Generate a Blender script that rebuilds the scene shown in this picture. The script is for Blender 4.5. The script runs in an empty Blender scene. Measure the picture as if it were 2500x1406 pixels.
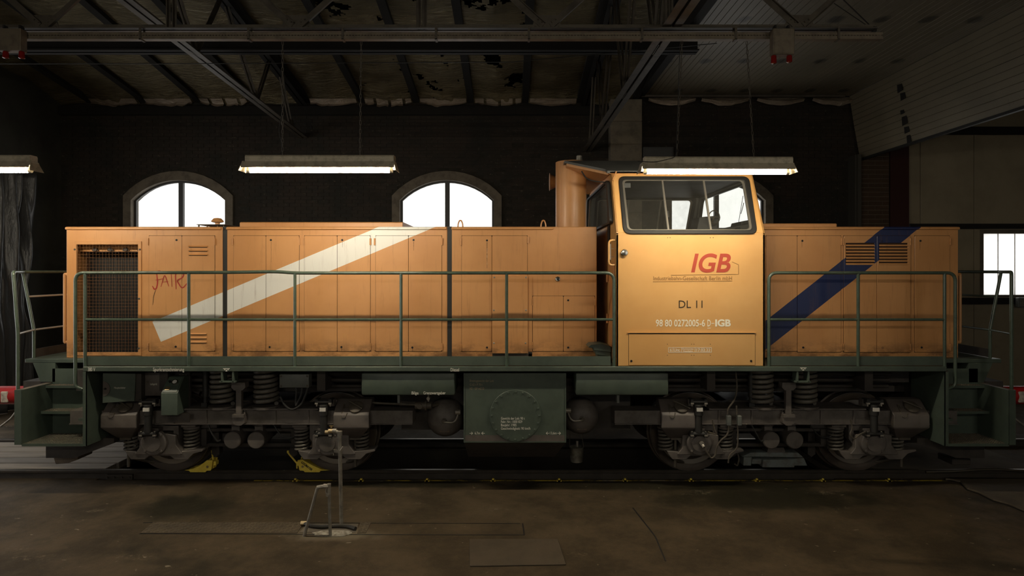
import bpy, bmesh, math, random
from mathutils import Vector, Matrix, noise
from mathutils.geometry import tessellate_polygon
random.seed(7)
PI = math.pi
SC = bpy.context.scene
COL = SC.collection

# ------------------------------------------------------------------ camera
F, CX, CY, CZ, CD = 1560.0, 1250.0, 660.0, 2.57, 9.0   # focal length in pixels, principal point, eye height, distance to track axis
cam = bpy.data.cameras.new('camera')
cam.sensor_width = 36.0
cam.lens = 36.0 * F / 2500.0
cam.shift_y = -(703.0 - CY) / 2500.0
cam.clip_start = 0.05
co = bpy.data.objects.new('camera', cam)
co.location = (0, -CD, CZ)
co.rotation_euler = (PI / 2, 0, 0)
COL.objects.link(co)
SC.camera = co

# ------------------------------------------------------------------ world, exposure, lamp levels
world = bpy.data.worlds.new('overcast_sky')
SC.world = world
world.use_nodes = True
bg = world.node_tree.nodes['Background']
bg.inputs[0].default_value = (1.0, 0.98, 0.96, 1)
bg.inputs[1].default_value = 1.7
SC.view_settings.view_transform = 'Standard'
SC.view_settings.look = 'None'
SC.view_settings.exposure = 0.0
SC.view_settings.gamma = 1.0
SC.view_settings.use_curve_mapping = False
SC.cycles.caustics_reflective = False
SC.cycles.caustics_refractive = False
SC.cycles.max_bounces = 7
SC.cycles.diffuse_bounces = 3
TUBE = 205.0                      # radiance of the fluorescent tubes
TUBE_COL = (1.0, 0.89, 0.70)

def X(p, y):
    return (p - CX) * (CD + y) / F
def Z(q, y):
    return CZ - (q - CY) * (CD + y) / F
def XZ(p, q, y):
    return (X(p, y), Z(q, y))
def P(p, q, y):
    return (X(p, y), y, Z(q, y))

# ------------------------------------------------------------------ mesh builder
class M:
    def __init__(s):
        s.v = []; s.f = []
    def add(s, vs, fs):
        o = len(s.v)
        s.v += [tuple(v) for v in vs]
        s.f += [tuple(i + o for i in f) for f in fs]
        return s
    def box(s, x0, x1, y0, y1, z0, z1):
        x0, x1 = min(x0, x1), max(x0, x1); y0, y1 = min(y0, y1), max(y0, y1); z0, z1 = min(z0, z1), max(z0, z1)
        return s.add([(x0,y0,z0),(x1,y0,z0),(x1,y1,z0),(x0,y1,z0),(x0,y0,z1),(x1,y0,z1),(x1,y1,z1),(x0,y1,z1)],
                     [(0,3,2,1),(4,5,6,7),(0,1,5,4),(1,2,6,5),(2,3,7,6),(3,0,4,7)])
    def loft(s, a, b):
        n = len(a)
        return s.add(list(a) + list(b), [tuple(range(n))[::-1], tuple(range(n, 2*n))] + [(i, (i+1) % n, n+(i+1) % n, n+i) for i in range(n)])
    def prism(s, pts, y0, y1):            # outline in x,z drawn out along y
        return s.loft([(x, y0, z) for x, z in pts], [(x, y1, z) for x, z in pts])
    def prismx(s, pts, x0, x1):           # outline in y,z drawn out along x
        return s.loft([(x0, y, z) for y, z in pts], [(x1, y, z) for y, z in pts])
    def prismz(s, pts, z0, z1):
        return s.loft([(x, y, z0) for x, y in pts], [(x, y, z1) for x, y in pts])
    def strip(s, prof, f0, f1):           # open profile between two placements (no thickness)
        n = len(prof)
        return s.add([f0(*p) for p in prof] + [f1(*p) for p in prof], [(i, i+1, n+i+1, n+i) for i in range(n-1)])
    def tube(s, path, r, n=8, closed=False, flat=None):
        pts = [Vector(p) for p in path]; m = len(pts); rings = []
        t0 = None; nrm = None
        for i in range(m):
            if closed: t = pts[(i+1) % m] - pts[i-1]
            elif i == 0: t = pts[1] - pts[0]
            elif i == m-1: t = pts[-1] - pts[-2]
            else: t = (pts[i+1]-pts[i]).normalized() + (pts[i]-pts[i-1]).normalized()
            t.normalize()
            if nrm is None:
                up = Vector((0,0,1)) if abs(t.z) < 0.9 else Vector((0,1,0))
                nrm = t.cross(up).normalized()
            else:
                nrm = (nrm - t * nrm.dot(t))
                if nrm.length < 1e-6: nrm = t.orthogonal()
                nrm.normalize()
            b = t.cross(nrm)
            rr = r[i] if isinstance(r, (list, tuple)) else r
            rings.append([pts[i] + nrm*math.cos(2*PI*k/n)*rr + b*math.sin(2*PI*k/n)*rr*(flat or 1) for k in range(n)])
        vs = [v for ring in rings for v in ring]; fs = []
        for i in range(m if closed else m-1):
            a = i*n; c = ((i+1) % m)*n
            fs += [(a+k, a+(k+1) % n, c+(k+1) % n, c+k) for k in range(n)]
        if not closed:
            fs += [tuple(range(n))[::-1], tuple(range((m-1)*n, m*n))]
        return s.add(vs, fs)
    def lathe(s, prof, c, axis='y', n=24):   # prof = [(radius, offset along axis)]
        vs = []; m = len(prof)
        for r, t in prof:
            for k in range(n):
                a = 2*PI*k/n; u, w = r*math.cos(a), r*math.sin(a)
                vs.append({'y': (c[0]+u, c[1]+t, c[2]+w), 'x': (c[0]+t, c[1]+u, c[2]+w), 'z': (c[0]+u, c[1]+w, c[2]+t)}[axis])
        fs = [(i*n+k, i*n+(k+1) % n, (i+1)*n+(k+1) % n, (i+1)*n+k) for i in range(m-1) for k in range(n)]
        fs += [tuple(range(n))[::-1], tuple(range((m-1)*n, m*n))]
        return s.add(vs, fs)
    def cyl(s, c, r, t0, t1, axis='y', n=20, bev=0.0):
        pr = [(r, t0), (r, t1)] if not bev else [(r-bev, t0), (r, t0+bev), (r, t1-bev), (r-bev, t1)]
        return s.lathe(pr, c, axis, n)
    def helix(s, c, R, r, z0, z1, turns, n=8, seg=18):
        k = int(turns*seg)
        return s.tube([(c[0]+R*math.cos(2*PI*i/seg), c[1]+R*math.sin(2*PI*i/seg), c[2]+z0+(z1-z0)*i/k) for i in range(k+1)], r, n)
    def plate(s, outer, holes, fr, th):     # flat plate with holes; fr(u,v,w) maps to 3-D, w = depth
        loops = [outer] + list(holes)
        tri = tessellate_polygon([[Vector((u, v, 0)) for u, v in l] for l in loops])
        flat = [p for l in loops for p in l]; n = len(flat)
        vs = [fr(u, v, 0) for u, v in flat] + [fr(u, v, th) for u, v in flat]
        fs = [tuple(t) for t in tri] + [tuple(i+n for i in t)[::-1] for t in tri]
        o = 0
        for l in loops:
            k = len(l)
            fs += [(o+i, o+(i+1) % k, n+o+(i+1) % k, n+o+i) for i in range(k)]
            o += k
        return s.add(vs, fs)

def fillet(path, r, seg=6):
    pts = [Vector(p) for p in path]; out = [pts[0]]
    for i in range(1, len(pts)-1):
        a, b, c = pts[i-1], pts[i], pts[i+1]
        u = (a-b); v = (c-b); rr = min(r, u.length*0.49, v.length*0.49)
        u.normalize(); v.normalize()
        p0 = b + u*rr; p2 = b + v*rr
        for k in range(seg+1):
            t = k/seg
            out.append(p0*(1-t)**2 + b*2*t*(1-t) + p2*t*t)
    out.append(pts[-1])
    return out

def rrect(x0, z0, x1, z1, r, seg=5):
    out = []
    for cx, cz, a0 in ((x1-r, z0+r, -PI/2), (x1-r, z1-r, 0), (x0+r, z1-r, PI/2), (x0+r, z0+r, PI)):
        for k in range(seg+1):
            a = a0 + PI/2*k/seg
            out.append((cx+r*math.cos(a), cz+r*math.sin(a)))
    return out

def rpoly(pts, r, seg=6):
    pts = [Vector((p[0], p[1], 0)) for p in pts]; n = len(pts); out = []
    for i in range(n):
        a, b, c = pts[i-1], pts[i], pts[(i+1) % n]
        u = (a-b); v = (c-b); rr = min(r, u.length*.49, v.length*.49); u.normalize(); v.normalize()
        for k in range(seg+1):
            t = k/seg; q = (b+u*rr)*(1-t)**2 + b*2*t*(1-t) + (b+v*rr)*t*t
            out.append((q.x, q.y))
    return out

ORG = {}
def mesh(name, m, mat, smooth=35, bev=0.0, seg=1):
    me = bpy.data.meshes.new(name)
    bm = bmesh.new()
    vv = [bm.verts.new(v) for v in m.v]
    for f in m.f:
        try: bm.faces.new([vv[i] for i in f])
        except ValueError: pass
    bmesh.ops.recalc_face_normals(bm, faces=bm.faces)
    if bev:
        es = [e for e in bm.edges if len(e.link_faces) == 2 and e.calc_face_angle(0) > 0.5]
        bmesh.ops.bevel(bm, geom=es, offset=bev, segments=seg, affect='EDGES', profile=0.5)
    bm.to_mesh(me); bm.free()
    if smooth:
        me.polygons.foreach_set('use_smooth', [True]*len(me.polygons))
        me.set_sharp_from_angle(angle=math.radians(smooth))
    if mat is not None: me.materials.append(mat)
    return me

def link(name, data, parent=None, loc=(0,0,0), rot=(0,0,0)):
    o = bpy.data.objects.new(name, data)
    o.location = loc; o.rotation_euler = rot
    if parent is not None: o.parent = parent
    COL.objects.link(o)
    return o

def part(name, m, mat, parent=None, smooth=35, bev=0.0, seg=1, label=None):
    """mesh given in world coordinates; placed under parent without moving it"""
    org = ORG.get(parent.name, (0,0,0)) if parent is not None else (0,0,0)
    if any(org):
        m.v = [(x-org[0], y-org[1], z-org[2]) for x, y, z in m.v]
    o = link(name, mesh(name, m, mat, smooth, bev, seg), parent)
    ORG[o.name] = org
    if label: o['label'] = label
    return o

def tag(o, label, cat, group=None, kind=None):
    o['label'] = label
    if cat: o['category'] = cat
    if group: o['group'] = group
    if kind: o['kind'] = kind
    return o

def thing(name, label, cat, loc=(0,0,0), group=None, kind=None, rz=0):
    o = link(name, None, None, loc, (0,0,rz))
    o.empty_display_size = 0.2
    ORG[o.name] = tuple(loc)
    return tag(o, label, cat, group, kind)

def copy_tree(o, parent=None, loc=None):
    c = o.copy(); COL.objects.link(c); c.parent = parent
    if loc is not None: c.location = loc
    for ch in list(o.children):
        copy_tree(ch, c)
    return c

# ------------------------------------------------------------------ materials (all procedural)
MATS = {}
def nodes(name):
    mt = bpy.data.materials.new(name); mt.use_nodes = True
    nt = mt.node_tree; b = nt.nodes['Principled BSDF']
    MATS[name] = mt
    return mt, nt, b
def math_(nt, op, a, b=None, c=None, clamp=False):
    n = nt.nodes.new('ShaderNodeMath'); n.operation = op; n.use_clamp = clamp
    for i, v in enumerate((a, b, c)):
        if v is None: continue
        if isinstance(v, (int, float)): n.inputs[i].default_value = v
        else: nt.links.new(v, n.inputs[i])
    return n.outputs[0]
def mixc(nt, fac, a, b, mode='MIX'):
    n = nt.nodes.new('ShaderNodeMix'); n.data_type = 'RGBA'; n.blend_type = mode
    for sock, v in ((n.inputs[0], fac), (n.inputs[6], a), (n.inputs[7], b)):
        if isinstance(v, (int, float)): sock.default_value = v
        elif isinstance(v, tuple): sock.default_value = (*v[:3], 1)
        else: nt.links.new(v, sock)
    return n.outputs[2]
def noise_(nt, scale, detail=5, rough=.6, stretch=None, vec=None, dist=0):
    if vec is None:
        g = nt.nodes.new('ShaderNodeNewGeometry'); vec = g.outputs['Position']
    if stretch:
        mp = nt.nodes.new('ShaderNodeMapping'); mp.inputs['Scale'].default_value = stretch
        nt.links.new(vec, mp.inputs[0]); vec = mp.outputs[0]
    n = nt.nodes.new('ShaderNodeTexNoise')
    n.inputs['Scale'].default_value = scale; n.inputs['Detail'].default_value = detail
    n.inputs['Roughness'].default_value = rough; n.inputs['Distortion'].default_value = dist
    nt.links.new(vec, n.inputs['Vector'])
    return n.outputs[0]
def ramp(nt, v, lo, hi, a=0.0, b=1.0):
    n = nt.nodes.new('ShaderNodeMapRange'); n.interpolation_type = 'SMOOTHSTEP'
    nt.links.new(v, n.inputs[0])
    for i, x in enumerate((lo, hi, a, b)): n.inputs[i+1].default_value = x
    return n.outputs[0]
def bump(nt, b, h, strength=.3, dist=.01):
    n = nt.nodes.new('ShaderNodeBump'); n.inputs['Strength'].default_value = strength; n.inputs['Distance'].default_value = dist
    nt.links.new(h, n.inputs['Height']); nt.links.new(n.outputs[0], b.inputs['Normal'])
def pos(nt):
    g = nt.nodes.new('ShaderNodeNewGeometry'); s = nt.nodes.new('ShaderNodeSeparateXYZ')
    nt.links.new(g.outputs['Position'], s.inputs[0])
    return s.outputs

def mat(name, c, rough=.5, metal=0.0, c2=None, scale=6, lo=.4, hi=.7, bumps=0.0, bscale=40, spec=.5, stretch=None, speck=None, detail=5):
    mt, nt, b = nodes(name)
    b.inputs['Roughness'].default_value = rough; b.inputs['Metallic'].default_value = metal
    b.inputs['Specular IOR Level'].default_value = spec
    col = None
    if c2:
        col = mixc(nt, ramp(nt, noise_(nt, scale, detail, .65, stretch), lo, hi), c, c2)
    else:
        b.inputs['Base Color'].default_value = (*c, 1)
    if speck:
        col = mixc(nt, ramp(nt, noise_(nt, speck[1], 3, .7), speck[2], speck[2]+.06), col if col is not None else c, speck[0])
    if col is not None: nt.links.new(col, b.inputs['Base Color'])
    if bumps: bump(nt, b, noise_(nt, bscale, 4, .7), bumps)
    return mt

def paint_orange(name, stripe=None):
    mt, nt, b = nodes(name)
    n1 = noise_(nt, 1.3, 4, .6)
    col = mixc(nt, ramp(nt, n1, .35, .7), (0.62, 0.305, 0.112), (0.545, 0.252, 0.085))
    p = pos(nt)
    if stripe:
        # two parallel edges z = a*x + b, cut off beyond a third line
        (a, b1, b2, ca, cb, sgn, scol) = stripe
        t1 = math_(nt, 'SUBTRACT', p[2], math_(nt, 'MULTIPLY_ADD', p[0], a, b1))
        t2 = math_(nt, 'SUBTRACT', math_(nt, 'MULTIPLY_ADD', p[0], a, b2), p[2])
        m1 = math_(nt, 'GREATER_THAN', t1, 0.0); m2 = math_(nt, 'GREATER_THAN', t2, 0.0)
        t3 = math_(nt, 'SUBTRACT', p[2], math_(nt, 'MULTIPLY_ADD', p[0], ca, cb))
        m3 = math_(nt, 'GREATER_THAN', math_(nt, 'MULTIPLY', t3, sgn), 0.0)
        mk = math_(nt, 'MULTIPLY', math_(nt, 'MULTIPLY', m1, m2), m3)
        mk = math_(nt, 'MULTIPLY', mk, math_(nt, 'LESS_THAN', p[1], -0.5))
        col = mixc(nt, mk, col, scol)
    # grime: vertical streaks everywhere, a soiled band with bare chipped paint at the foot of the panels
    streak = ramp(nt, noise_(nt, 9, 6, .7, (2.2, 2.2, .18)), .52, .80, 0, .42)
    col = mixc(nt, streak, col, (0.20, 0.085, 0.026))
    foot = math_(nt, 'MULTIPLY', ramp(nt, p[2], 1.75, 1.47), ramp(nt, noise_(nt, 3.2, 6, .7, (1, 1, 2)), .38, .62))
    col = mixc(nt, math_(nt, 'MULTIPLY', foot, .75), col, (0.085, 0.035, 0.014))
    rust = ramp(nt, noise_(nt, 26, 5, .8), .70, .78, 0, .7)
    col = mixc(nt, math_(nt, 'MULTIPLY', rust, ramp(nt, p[2], 2.6, 1.45)), col, (0.09, 0.035, 0.012))
    nt.links.new(col, b.inputs['Base Color'])
    b.inputs['Roughness'].default_value = .42
    b.inputs['Coat Weight'].default_value = .15; b.inputs['Coat Roughness'].default_value = .22
    bump(nt, b, noise_(nt, 2.2, 2, .5), .10, .02)
    return mt

def lin_through(p0, p1):
    a = (p1[1]-p0[1])/(p1[0]-p0[0]); return a, p0[1]-a*p0[0]
HY = -0.90            # plane of the hood sides
a1, bu = lin_through(XZ(373, 785, HY), XZ(910.5, 560, HY))
a2, bl = lin_through(XZ(393, 833, HY), XZ(1048, 560, HY))
ce = lin_through(XZ(372, 783, HY), XZ(393, 833, HY))
paint_orange('orange_white_stripe', (a1, bl, bu, ce[0], ce[1], 1, (0.80, 0.78, 0.71)))
a3, bb = lin_through(XZ(2147.4, 562.6, HY), XZ(1881, 773, HY))
a4, bc = lin_through(XZ(2230, 562.6, HY), XZ(1883, 838.5, HY))
paint_orange('orange_blue_stripe', (a3, bc, bb, 0, -10, 1, (0.010, 0.020, 0.085)))
paint_orange('orange')
def paint_cab(name):
    mt, nt, b = nodes(name)
    col = mixc(nt, ramp(nt, noise_(nt, 1.1, 4, .6), .3, .7), (0.74, 0.425, 0.15), (0.67, 0.355, 0.112))
    col = mixc(nt, ramp(nt, noise_(nt, 7, 6, .7, (2, 2, .15)), .62, .85, 0, .3), col, (0.30, 0.14, 0.04))
    nt.links.new(col, b.inputs['Base Color'])
    b.inputs['Roughness'].default_value = .40
    b.inputs['Coat Weight'].default_value = .12; b.inputs['Coat Roughness'].default_value = .25
    bump(nt, b, noise_(nt, 1.8, 2, .5), .08, .02)
paint_cab('cab_orange')
mat('green', (0.072, 0.094, 0.072), .42, c2=(0.055, 0.072, 0.056), scale=5, bumps=.05, speck=((.10,.06,.03), 60, .72))
mat('green_rail', (0.080, 0.108, 0.080), .22, c2=(0.060, 0.082, 0.060), scale=14)
mat('bogie_grey', (0.125, 0.108, 0.095), .55, c2=(0.080, 0.068, 0.058), scale=7, bumps=.12, bscale=70, speck=((.11,.09,.07), 45, .73))
mat('bogie_dusty', (0.14, 0.105, 0.070), .75, c2=(0.085, 0.064, 0.046), scale=9, bumps=.15, bscale=70)
mat('spring_grey', (0.135, 0.122, 0.102), .36, c2=(0.09, 0.080, 0.066), scale=12)
mat('wheel_steel', (0.075, 0.056, 0.041), .55, .2, c2=(0.048, 0.035, 0.025), scale=5, bumps=.1)
mat('tread_steel', (0.40, 0.37, 0.33), .35, .9)
mat('black', (0.010, 0.009, 0.008), .6)
mat('rubber', (0.018, 0.017, 0.015), .55)
mat('under_dark', (0.045, 0.037, 0.030), .7, c2=(0.026, 0.021, 0.017), scale=4)
mat('roof_grey', (0.11, 0.11, 0.10), .6, c2=(0.08, 0.08, 0.073), scale=3)
mat('junction_grey', (0.13, 0.138, 0.125), .5, c2=(0.10, 0.105, 0.095), scale=6)
mat('brown_grey', (0.112, 0.094, 0.082), .5, c2=(0.082, 0.068, 0.058), scale=6)
mat('white_letter', (0.70, 0.68, 0.60), .5)
mat('faded_letter', (0.30, 0.24, 0.15), .6)
mat('cream_letter', (0.95, 0.90, 0.74), .5)
mat('brown_letter', (0.27, 0.135, 0.038), .5)
mat('dark_letter', (0.045, 0.026, 0.010), .5)
mat('red_letter', (0.42, 0.060, 0.030), .45)
mat('red_marker', (0.38, 0.030, 0.018), .45)
mat('red', (0.42, 0.012, 0.012), .35, c2=(0.33, 0.01, 0.01), scale=8)
mat('buffer_white', (0.55, 0.50, 0.42), .6, c2=(0.30, 0.25, 0.2), scale=20)
mat('chrome', (0.55, 0.52, 0.46), .22, 1.0)
mat('brass', (0.55, 0.42, 0.24), .35, .9)
mat('aluminium', (0.50, 0.46, 0.38), .35, .8)
mat('yellow', (0.95, 0.74, 0.11), .5, c2=(0.84, 0.60, 0.06), scale=14, speck=((.12,.08,.02), 70, .70))
mat('galvanised', (0.34, 0.31, 0.26), .5, .5, c2=(0.22, 0.20, 0.17), scale=16, speck=((.12,.08,.05), 60, .70))
mat('lamp_metal', (0.52, 0.46, 0.34), .5, .1, c2=(0.34, 0.30, 0.22), scale=14, speck=((.09,.07,.05), 50, .66))
mat('lamp_white', (0.70, 0.66, 0.56), .35)
mat('lamp_cap', (0.75, 0.70, 0.60), .4)
mat('steel_dark', (0.105, 0.088, 0.066), .55, .2, c2=(0.065, 0.054, 0.04), scale=6, bumps=.1, speck=((.20,.17,.13), 60, .74))
mat('steel_black', (0.010, 0.008, 0.006), .8)
mat('tray_steel', (0.19, 0.155, 0.11), .5, .3, c2=(0.12, 0.096, 0.07), scale=8, speck=((.35,.30,.22), 70, .75))
mat('rail_steel', (0.050, 0.040, 0.030), .6, .3, c2=(0.030, 0.024, 0.018), scale=5, bumps=.15)
mat('rail_head', (0.20, 0.18, 0.15), .32, .9)
mat('plank', (0.24, 0.205, 0.16), .75, c2=(0.13, 0.108, 0.082), scale=6, stretch=(.25, 5, 1), bumps=.2)
mat('timber_block', (0.24, 0.22, 0.18), .8, c2=(0.12, 0.10, 0.08), scale=12)
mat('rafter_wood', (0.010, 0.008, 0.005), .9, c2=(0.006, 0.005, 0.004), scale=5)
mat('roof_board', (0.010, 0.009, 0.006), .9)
mat('mortar', (0.024, 0.019, 0.013), .95, c2=(0.013, 0.011, 0.007), scale=8)
mat('red_column', (0.040, 0.008, 0.006), .5)
mat('plaster_dark', (0.15, 0.125, 0.092), .9, c2=(0.09, 0.075, 0.056), scale=5, bumps=.2)
mat('block_grey', (0.20, 0.17, 0.125), .9, c2=(0.14, 0.12, 0.09), scale=6, bumps=.3, bscale=30)
mat('window_frame', (0.040, 0.038, 0.036), .5)
mat('left_wall', (0.040, 0.038, 0.028), .85, c2=(0.026, 0.025, 0.019), scale=2)
mat('cladding', (0.34, 0.285, 0.195), .55, c2=(0.28, 0.235, 0.16), scale=1.5)
mat('tin', (0.19, 0.18, 0.15), .5, .6, c2=(0.10, 0.09, 0.07), scale=14)
mat('hose', (0.030, 0.026, 0.020), .55)
mat('spill_white', (0.40, 0.37, 0.30), .9, c2=(0.16, 0.14, 0.10), scale=18)
mat('grey_box', (0.055, 0.056, 0.055), .6)
mat('gate_frame', (0.05, 0.045, 0.035), .6)
mat('pit_wall', (0.030, 0.025, 0.018), .9)
mat('tape_white', (0.62, 0.60, 0.55), .5)
mat('gap', (0.040, 0.017, 0.007), .8)
mat('drip', (0.10, 0.062, 0.034), .7, c2=(0.42, 0.36, 0.27), scale=30, lo=.5, hi=.6)
mat('hatch_steel', (0.076, 0.056, 0.034), .65, .0, c2=(0.052, 0.039, 0.024), scale=3, bumps=.2, speck=((.17,.14,.1), 40, .70))
mat('rust', (0.11, 0.045, 0.018), .8, c2=(0.05, 0.025, 0.012), scale=5)
mat('grille_wire', (0.26, 0.115, 0.034), .6)
mat('daylit_rail', (0.60, 0.60, 0.58), .30, .6)  # pale metal paints the gate daylight onto the left end mid rails
mat('bright_metal', (0.80, 0.77, 0.70), .3, .35)
mat('brake_blue', (0.17, 0.195, 0.19), .6, c2=(0.11, 0.10, 0.085), scale=9)
mat('cab_grey', (0.10, 0.098, 0.088), .6)
mat('seat_dark', (0.03, 0.03, 0.028), .6)

def brick_mat(name, c, c2, c3, sp):
    mt, nt, b = nodes(name)
    v = nt.nodes.new('ShaderNodeTexWhiteNoise'); v.noise_dimensions = '3D'
    g = nt.nodes.new('ShaderNodeNewGeometry')
    mp = nt.nodes.new('ShaderNodeVectorMath'); mp.operation = 'SNAP'; mp.inputs[1].default_value = (.25, 10, .0769)
    nt.links.new(g.outputs['Position'], mp.inputs[0]); nt.links.new(mp.outputs[0], v.inputs['Vector'])
    col = mixc(nt, v.outputs[0], c, c2)
    col = mixc(nt, ramp(nt, noise_(nt, 1.1, 5, .7), .40, .65), col, c3)
    col = mixc(nt, ramp(nt, noise_(nt, 13, 7, .82, (.6, 1, 1.1)), .585, .63, 0, .8), col, sp)
    nt.links.new(col, b.inputs['Base Color']); b.inputs['Roughness'].default_value = .85
    bump(nt, b, noise_(nt, 30, 5, .7), .35, .01)
brick_mat('brick_dark', (0.032, 0.021, 0.013), (0.019, 0.014, 0.009), (0.012, 0.011, 0.007), (0.12, 0.10, 0.07))
brick_mat('brick_red', (0.085, 0.048, 0.026), (0.060, 0.035, 0.020), (0.060, 0.036, 0.02), (0.09, 0.06, 0.04))
mat('mortar_light', (0.15, 0.125, 0.09), .95)

def specks(nt, scale, size, keep, stretch=None):
    g = nt.nodes.new('ShaderNodeNewGeometry'); vec = g.outputs['Position']
    if stretch:
        mp = nt.nodes.new('ShaderNodeMapping'); mp.inputs['Scale'].default_value = stretch; nt.links.new(vec, mp.inputs[0]); vec = mp.outputs[0]
    nz = nt.nodes.new('ShaderNodeTexNoise'); nz.inputs['Scale'].default_value = scale*3; nt.links.new(vec, nz.inputs['Vector'])
    ad = nt.nodes.new('ShaderNodeVectorMath'); ad.operation = 'MULTIPLY_ADD'; ad.inputs[1].default_value = (.5/scale, .5/scale, .5/scale)
    nt.links.new(nz.outputs['Color'], ad.inputs[0]); nt.links.new(vec, ad.inputs[2])
    v = nt.nodes.new('ShaderNodeTexVoronoi'); v.inputs['Scale'].default_value = scale; nt.links.new(ad.outputs[0], v.inputs['Vector'])
    sp = nt.nodes.new('ShaderNodeSeparateXYZ'); nt.links.new(v.outputs['Color'], sp.inputs[0])
    return math_(nt, 'MULTIPLY', ramp(nt, v.outputs['Distance'], size, size*.5), math_(nt, 'GREATER_THAN', sp.outputs[0], 1-keep))
def floor_mat():
    mt, nt, b = nodes('floor_concrete')
    base = mixc(nt, ramp(nt, noise_(nt, 1.3, 8, .72), .36, .64), (0.088, 0.064, 0.038), (0.046, 0.034, 0.020))
    oil = ramp(nt, noise_(nt, .55, 5, .55, (.7, 1.4, 1), dist=.6), .56, .68)
    col = mixc(nt, math_(nt, 'MULTIPLY', oil, .8), base, (0.020, 0.017, 0.010))
    p = pos(nt)
    def blob(x, y, rx, ry):
        dx = math_(nt, 'DIVIDE', math_(nt, 'SUBTRACT', p[0], x), rx); dy = math_(nt, 'DIVIDE', math_(nt, 'SUBTRACT', p[1], y), ry)
        q = math_(nt, 'ADD', math_(nt, 'MULTIPLY', dx, dx), math_(nt, 'MULTIPLY', dy, dy))
        q = math_(nt, 'ADD', q, math_(nt, 'MULTIPLY', math_(nt, 'SUBTRACT', noise_(nt, 2.5, 4, .6), .5), 2.0))
        return ramp(nt, q, 1.2, .25)
    for bx, by, rx, ry in ((-3.7, -1.75, .62, .45), (3.0, -1.5, 1.5, .4), (-1.4, -1.0, 1.3, .14), (2.0, -1.05, 2.2, .2)):
        col = mixc(nt, math_(nt, 'MULTIPLY', blob(bx, by, rx, ry), .85), col, (0.016, 0.015, 0.008))
    chips = ramp(nt, noise_(nt, 11, 7, .78, (1, .7, 1)), .655, .70)
    chips = math_(nt, 'MULTIPLY', chips, ramp(nt, noise_(nt, 1.5, 3, .5), .42, .54))
    col = mixc(nt, math_(nt, 'MULTIPLY', chips, .75), col, (0.22, 0.185, 0.135))
    pale = math_(nt, 'MULTIPLY', blob(-1.85, -2.52, .55, .20), .7)
    col = mixc(nt, pale, col, (0.20, 0.165, 0.115))
    col = mixc(nt, math_(nt, 'MULTIPLY', specks(nt, 7, .11, .35), .7), col, (0.20, 0.165, 0.115))
    col = mixc(nt, math_(nt, 'MULTIPLY', specks(nt, 3.4, .075, .40, (.8, 1.6, 1)), .8), col, (0.27, 0.23, 0.165))
    col = mixc(nt, math_(nt, 'MULTIPLY', specks(nt, 1.7, .30, .35, (.7, 2.2, 1)), math_(nt, 'MULTIPLY', ramp(nt, noise_(nt, 22, 5, .8), .5, .62), .5)), col, (0.19, 0.155, 0.105))
    grit = ramp(nt, noise_(nt, 120, 3, .7), .62, .68)
    col = mixc(nt, math_(nt, 'MULTIPLY', grit, .35), col, (0.20, 0.17, 0.12))
    nt.links.new(col, b.inputs['Base Color'])
    r = math_(nt, 'MULTIPLY_ADD', noise_(nt, 3, 5, .6), .45, .5)
    nt.links.new(r, b.inputs['Roughness']); b.inputs['Specular IOR Level'].default_value = .15
    h = math_(nt, 'ADD', noise_(nt, 8, 6, .7), math_(nt, 'MULTIPLY', noise_(nt, 90, 3, .7), .25))
    bump(nt, b, h, .35, .012)
floor_mat()
mat('floor_patch', (0.115, 0.090, 0.060), .8, c2=(0.070, 0.053, 0.035), scale=3, bumps=.3, bscale=50, speck=((.2,.17,.12), 50, .72))
mat('steel_plate', (0.105, 0.078, 0.047), .6, .0, c2=(0.065, 0.049, 0.030), scale=4, bumps=.2)

def foil_mat(name, c, c2):
    mt, nt, b = nodes(name)
    col = mixc(nt, ramp(nt, noise_(nt, 1.7, 5, .7), .3, .7), c, c2)
    nt.links.new(col, b.inputs['Base Color'])
    b.inputs['Metallic'].default_value = .5; b.inputs['Roughness'].default_value = .24
    bump(nt, b, noise_(nt, 5, 6, .62, (.8, 3.5, 1), dist=.8), 1.0, .07)
foil_mat('foil', (0.25, 0.205, 0.115), (0.155, 0.126, 0.072))
foil_mat('foil_bright', (0.55, 0.46, 0.36), (0.36, 0.29, 0.22))

def door_panel_mat():
    mt, nt, b = nodes('door_panel')
    p = pos(nt)
    col = mixc(nt, ramp(nt, noise_(nt, .8, 4, .6), .3, .7), (0.225, 0.190, 0.128), (0.18, 0.152, 0.102))
    # soot around the hinge fittings: every 0.70 m across, every 1.92 m along
    def cell(v, off, per):
        u = math_(nt, 'DIVIDE', math_(nt, 'SUBTRACT', v, off), per)
        return math_(nt, 'MULTIPLY', math_(nt, 'SUBTRACT', u, math_(nt, 'ROUND', u)), per)
    cx = math_(nt, 'DIVIDE', cell(p[0], 3.52, .70), .13); cy = math_(nt, 'DIVIDE', cell(p[1], .71, 1.92), .17)
    q = math_(nt, 'ADD', math_(nt, 'MULTIPLY', cx, cx), math_(nt, 'MULTIPLY', cy, cy))
    q = math_(nt, 'ADD', q, math_(nt, 'MULTIPLY', math_(nt, 'SUBTRACT', noise_(nt, 6, 4, .7), .5), 1.6))
    soot = ramp(nt, q, 1.1, .1)
    col = mixc(nt, math_(nt, 'MULTIPLY', soot, .85), col, (0.030, 0.024, 0.015))
    col = mixc(nt, ramp(nt, noise_(nt, 2.6, 6, .75), .62, .72, 0, .6), col, (0.085, 0.07, 0.045))
    nt.links.new(col, b.inputs['Base Color']); b.inputs['Roughness'].default_value = .5
door_panel_mat()

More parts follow.
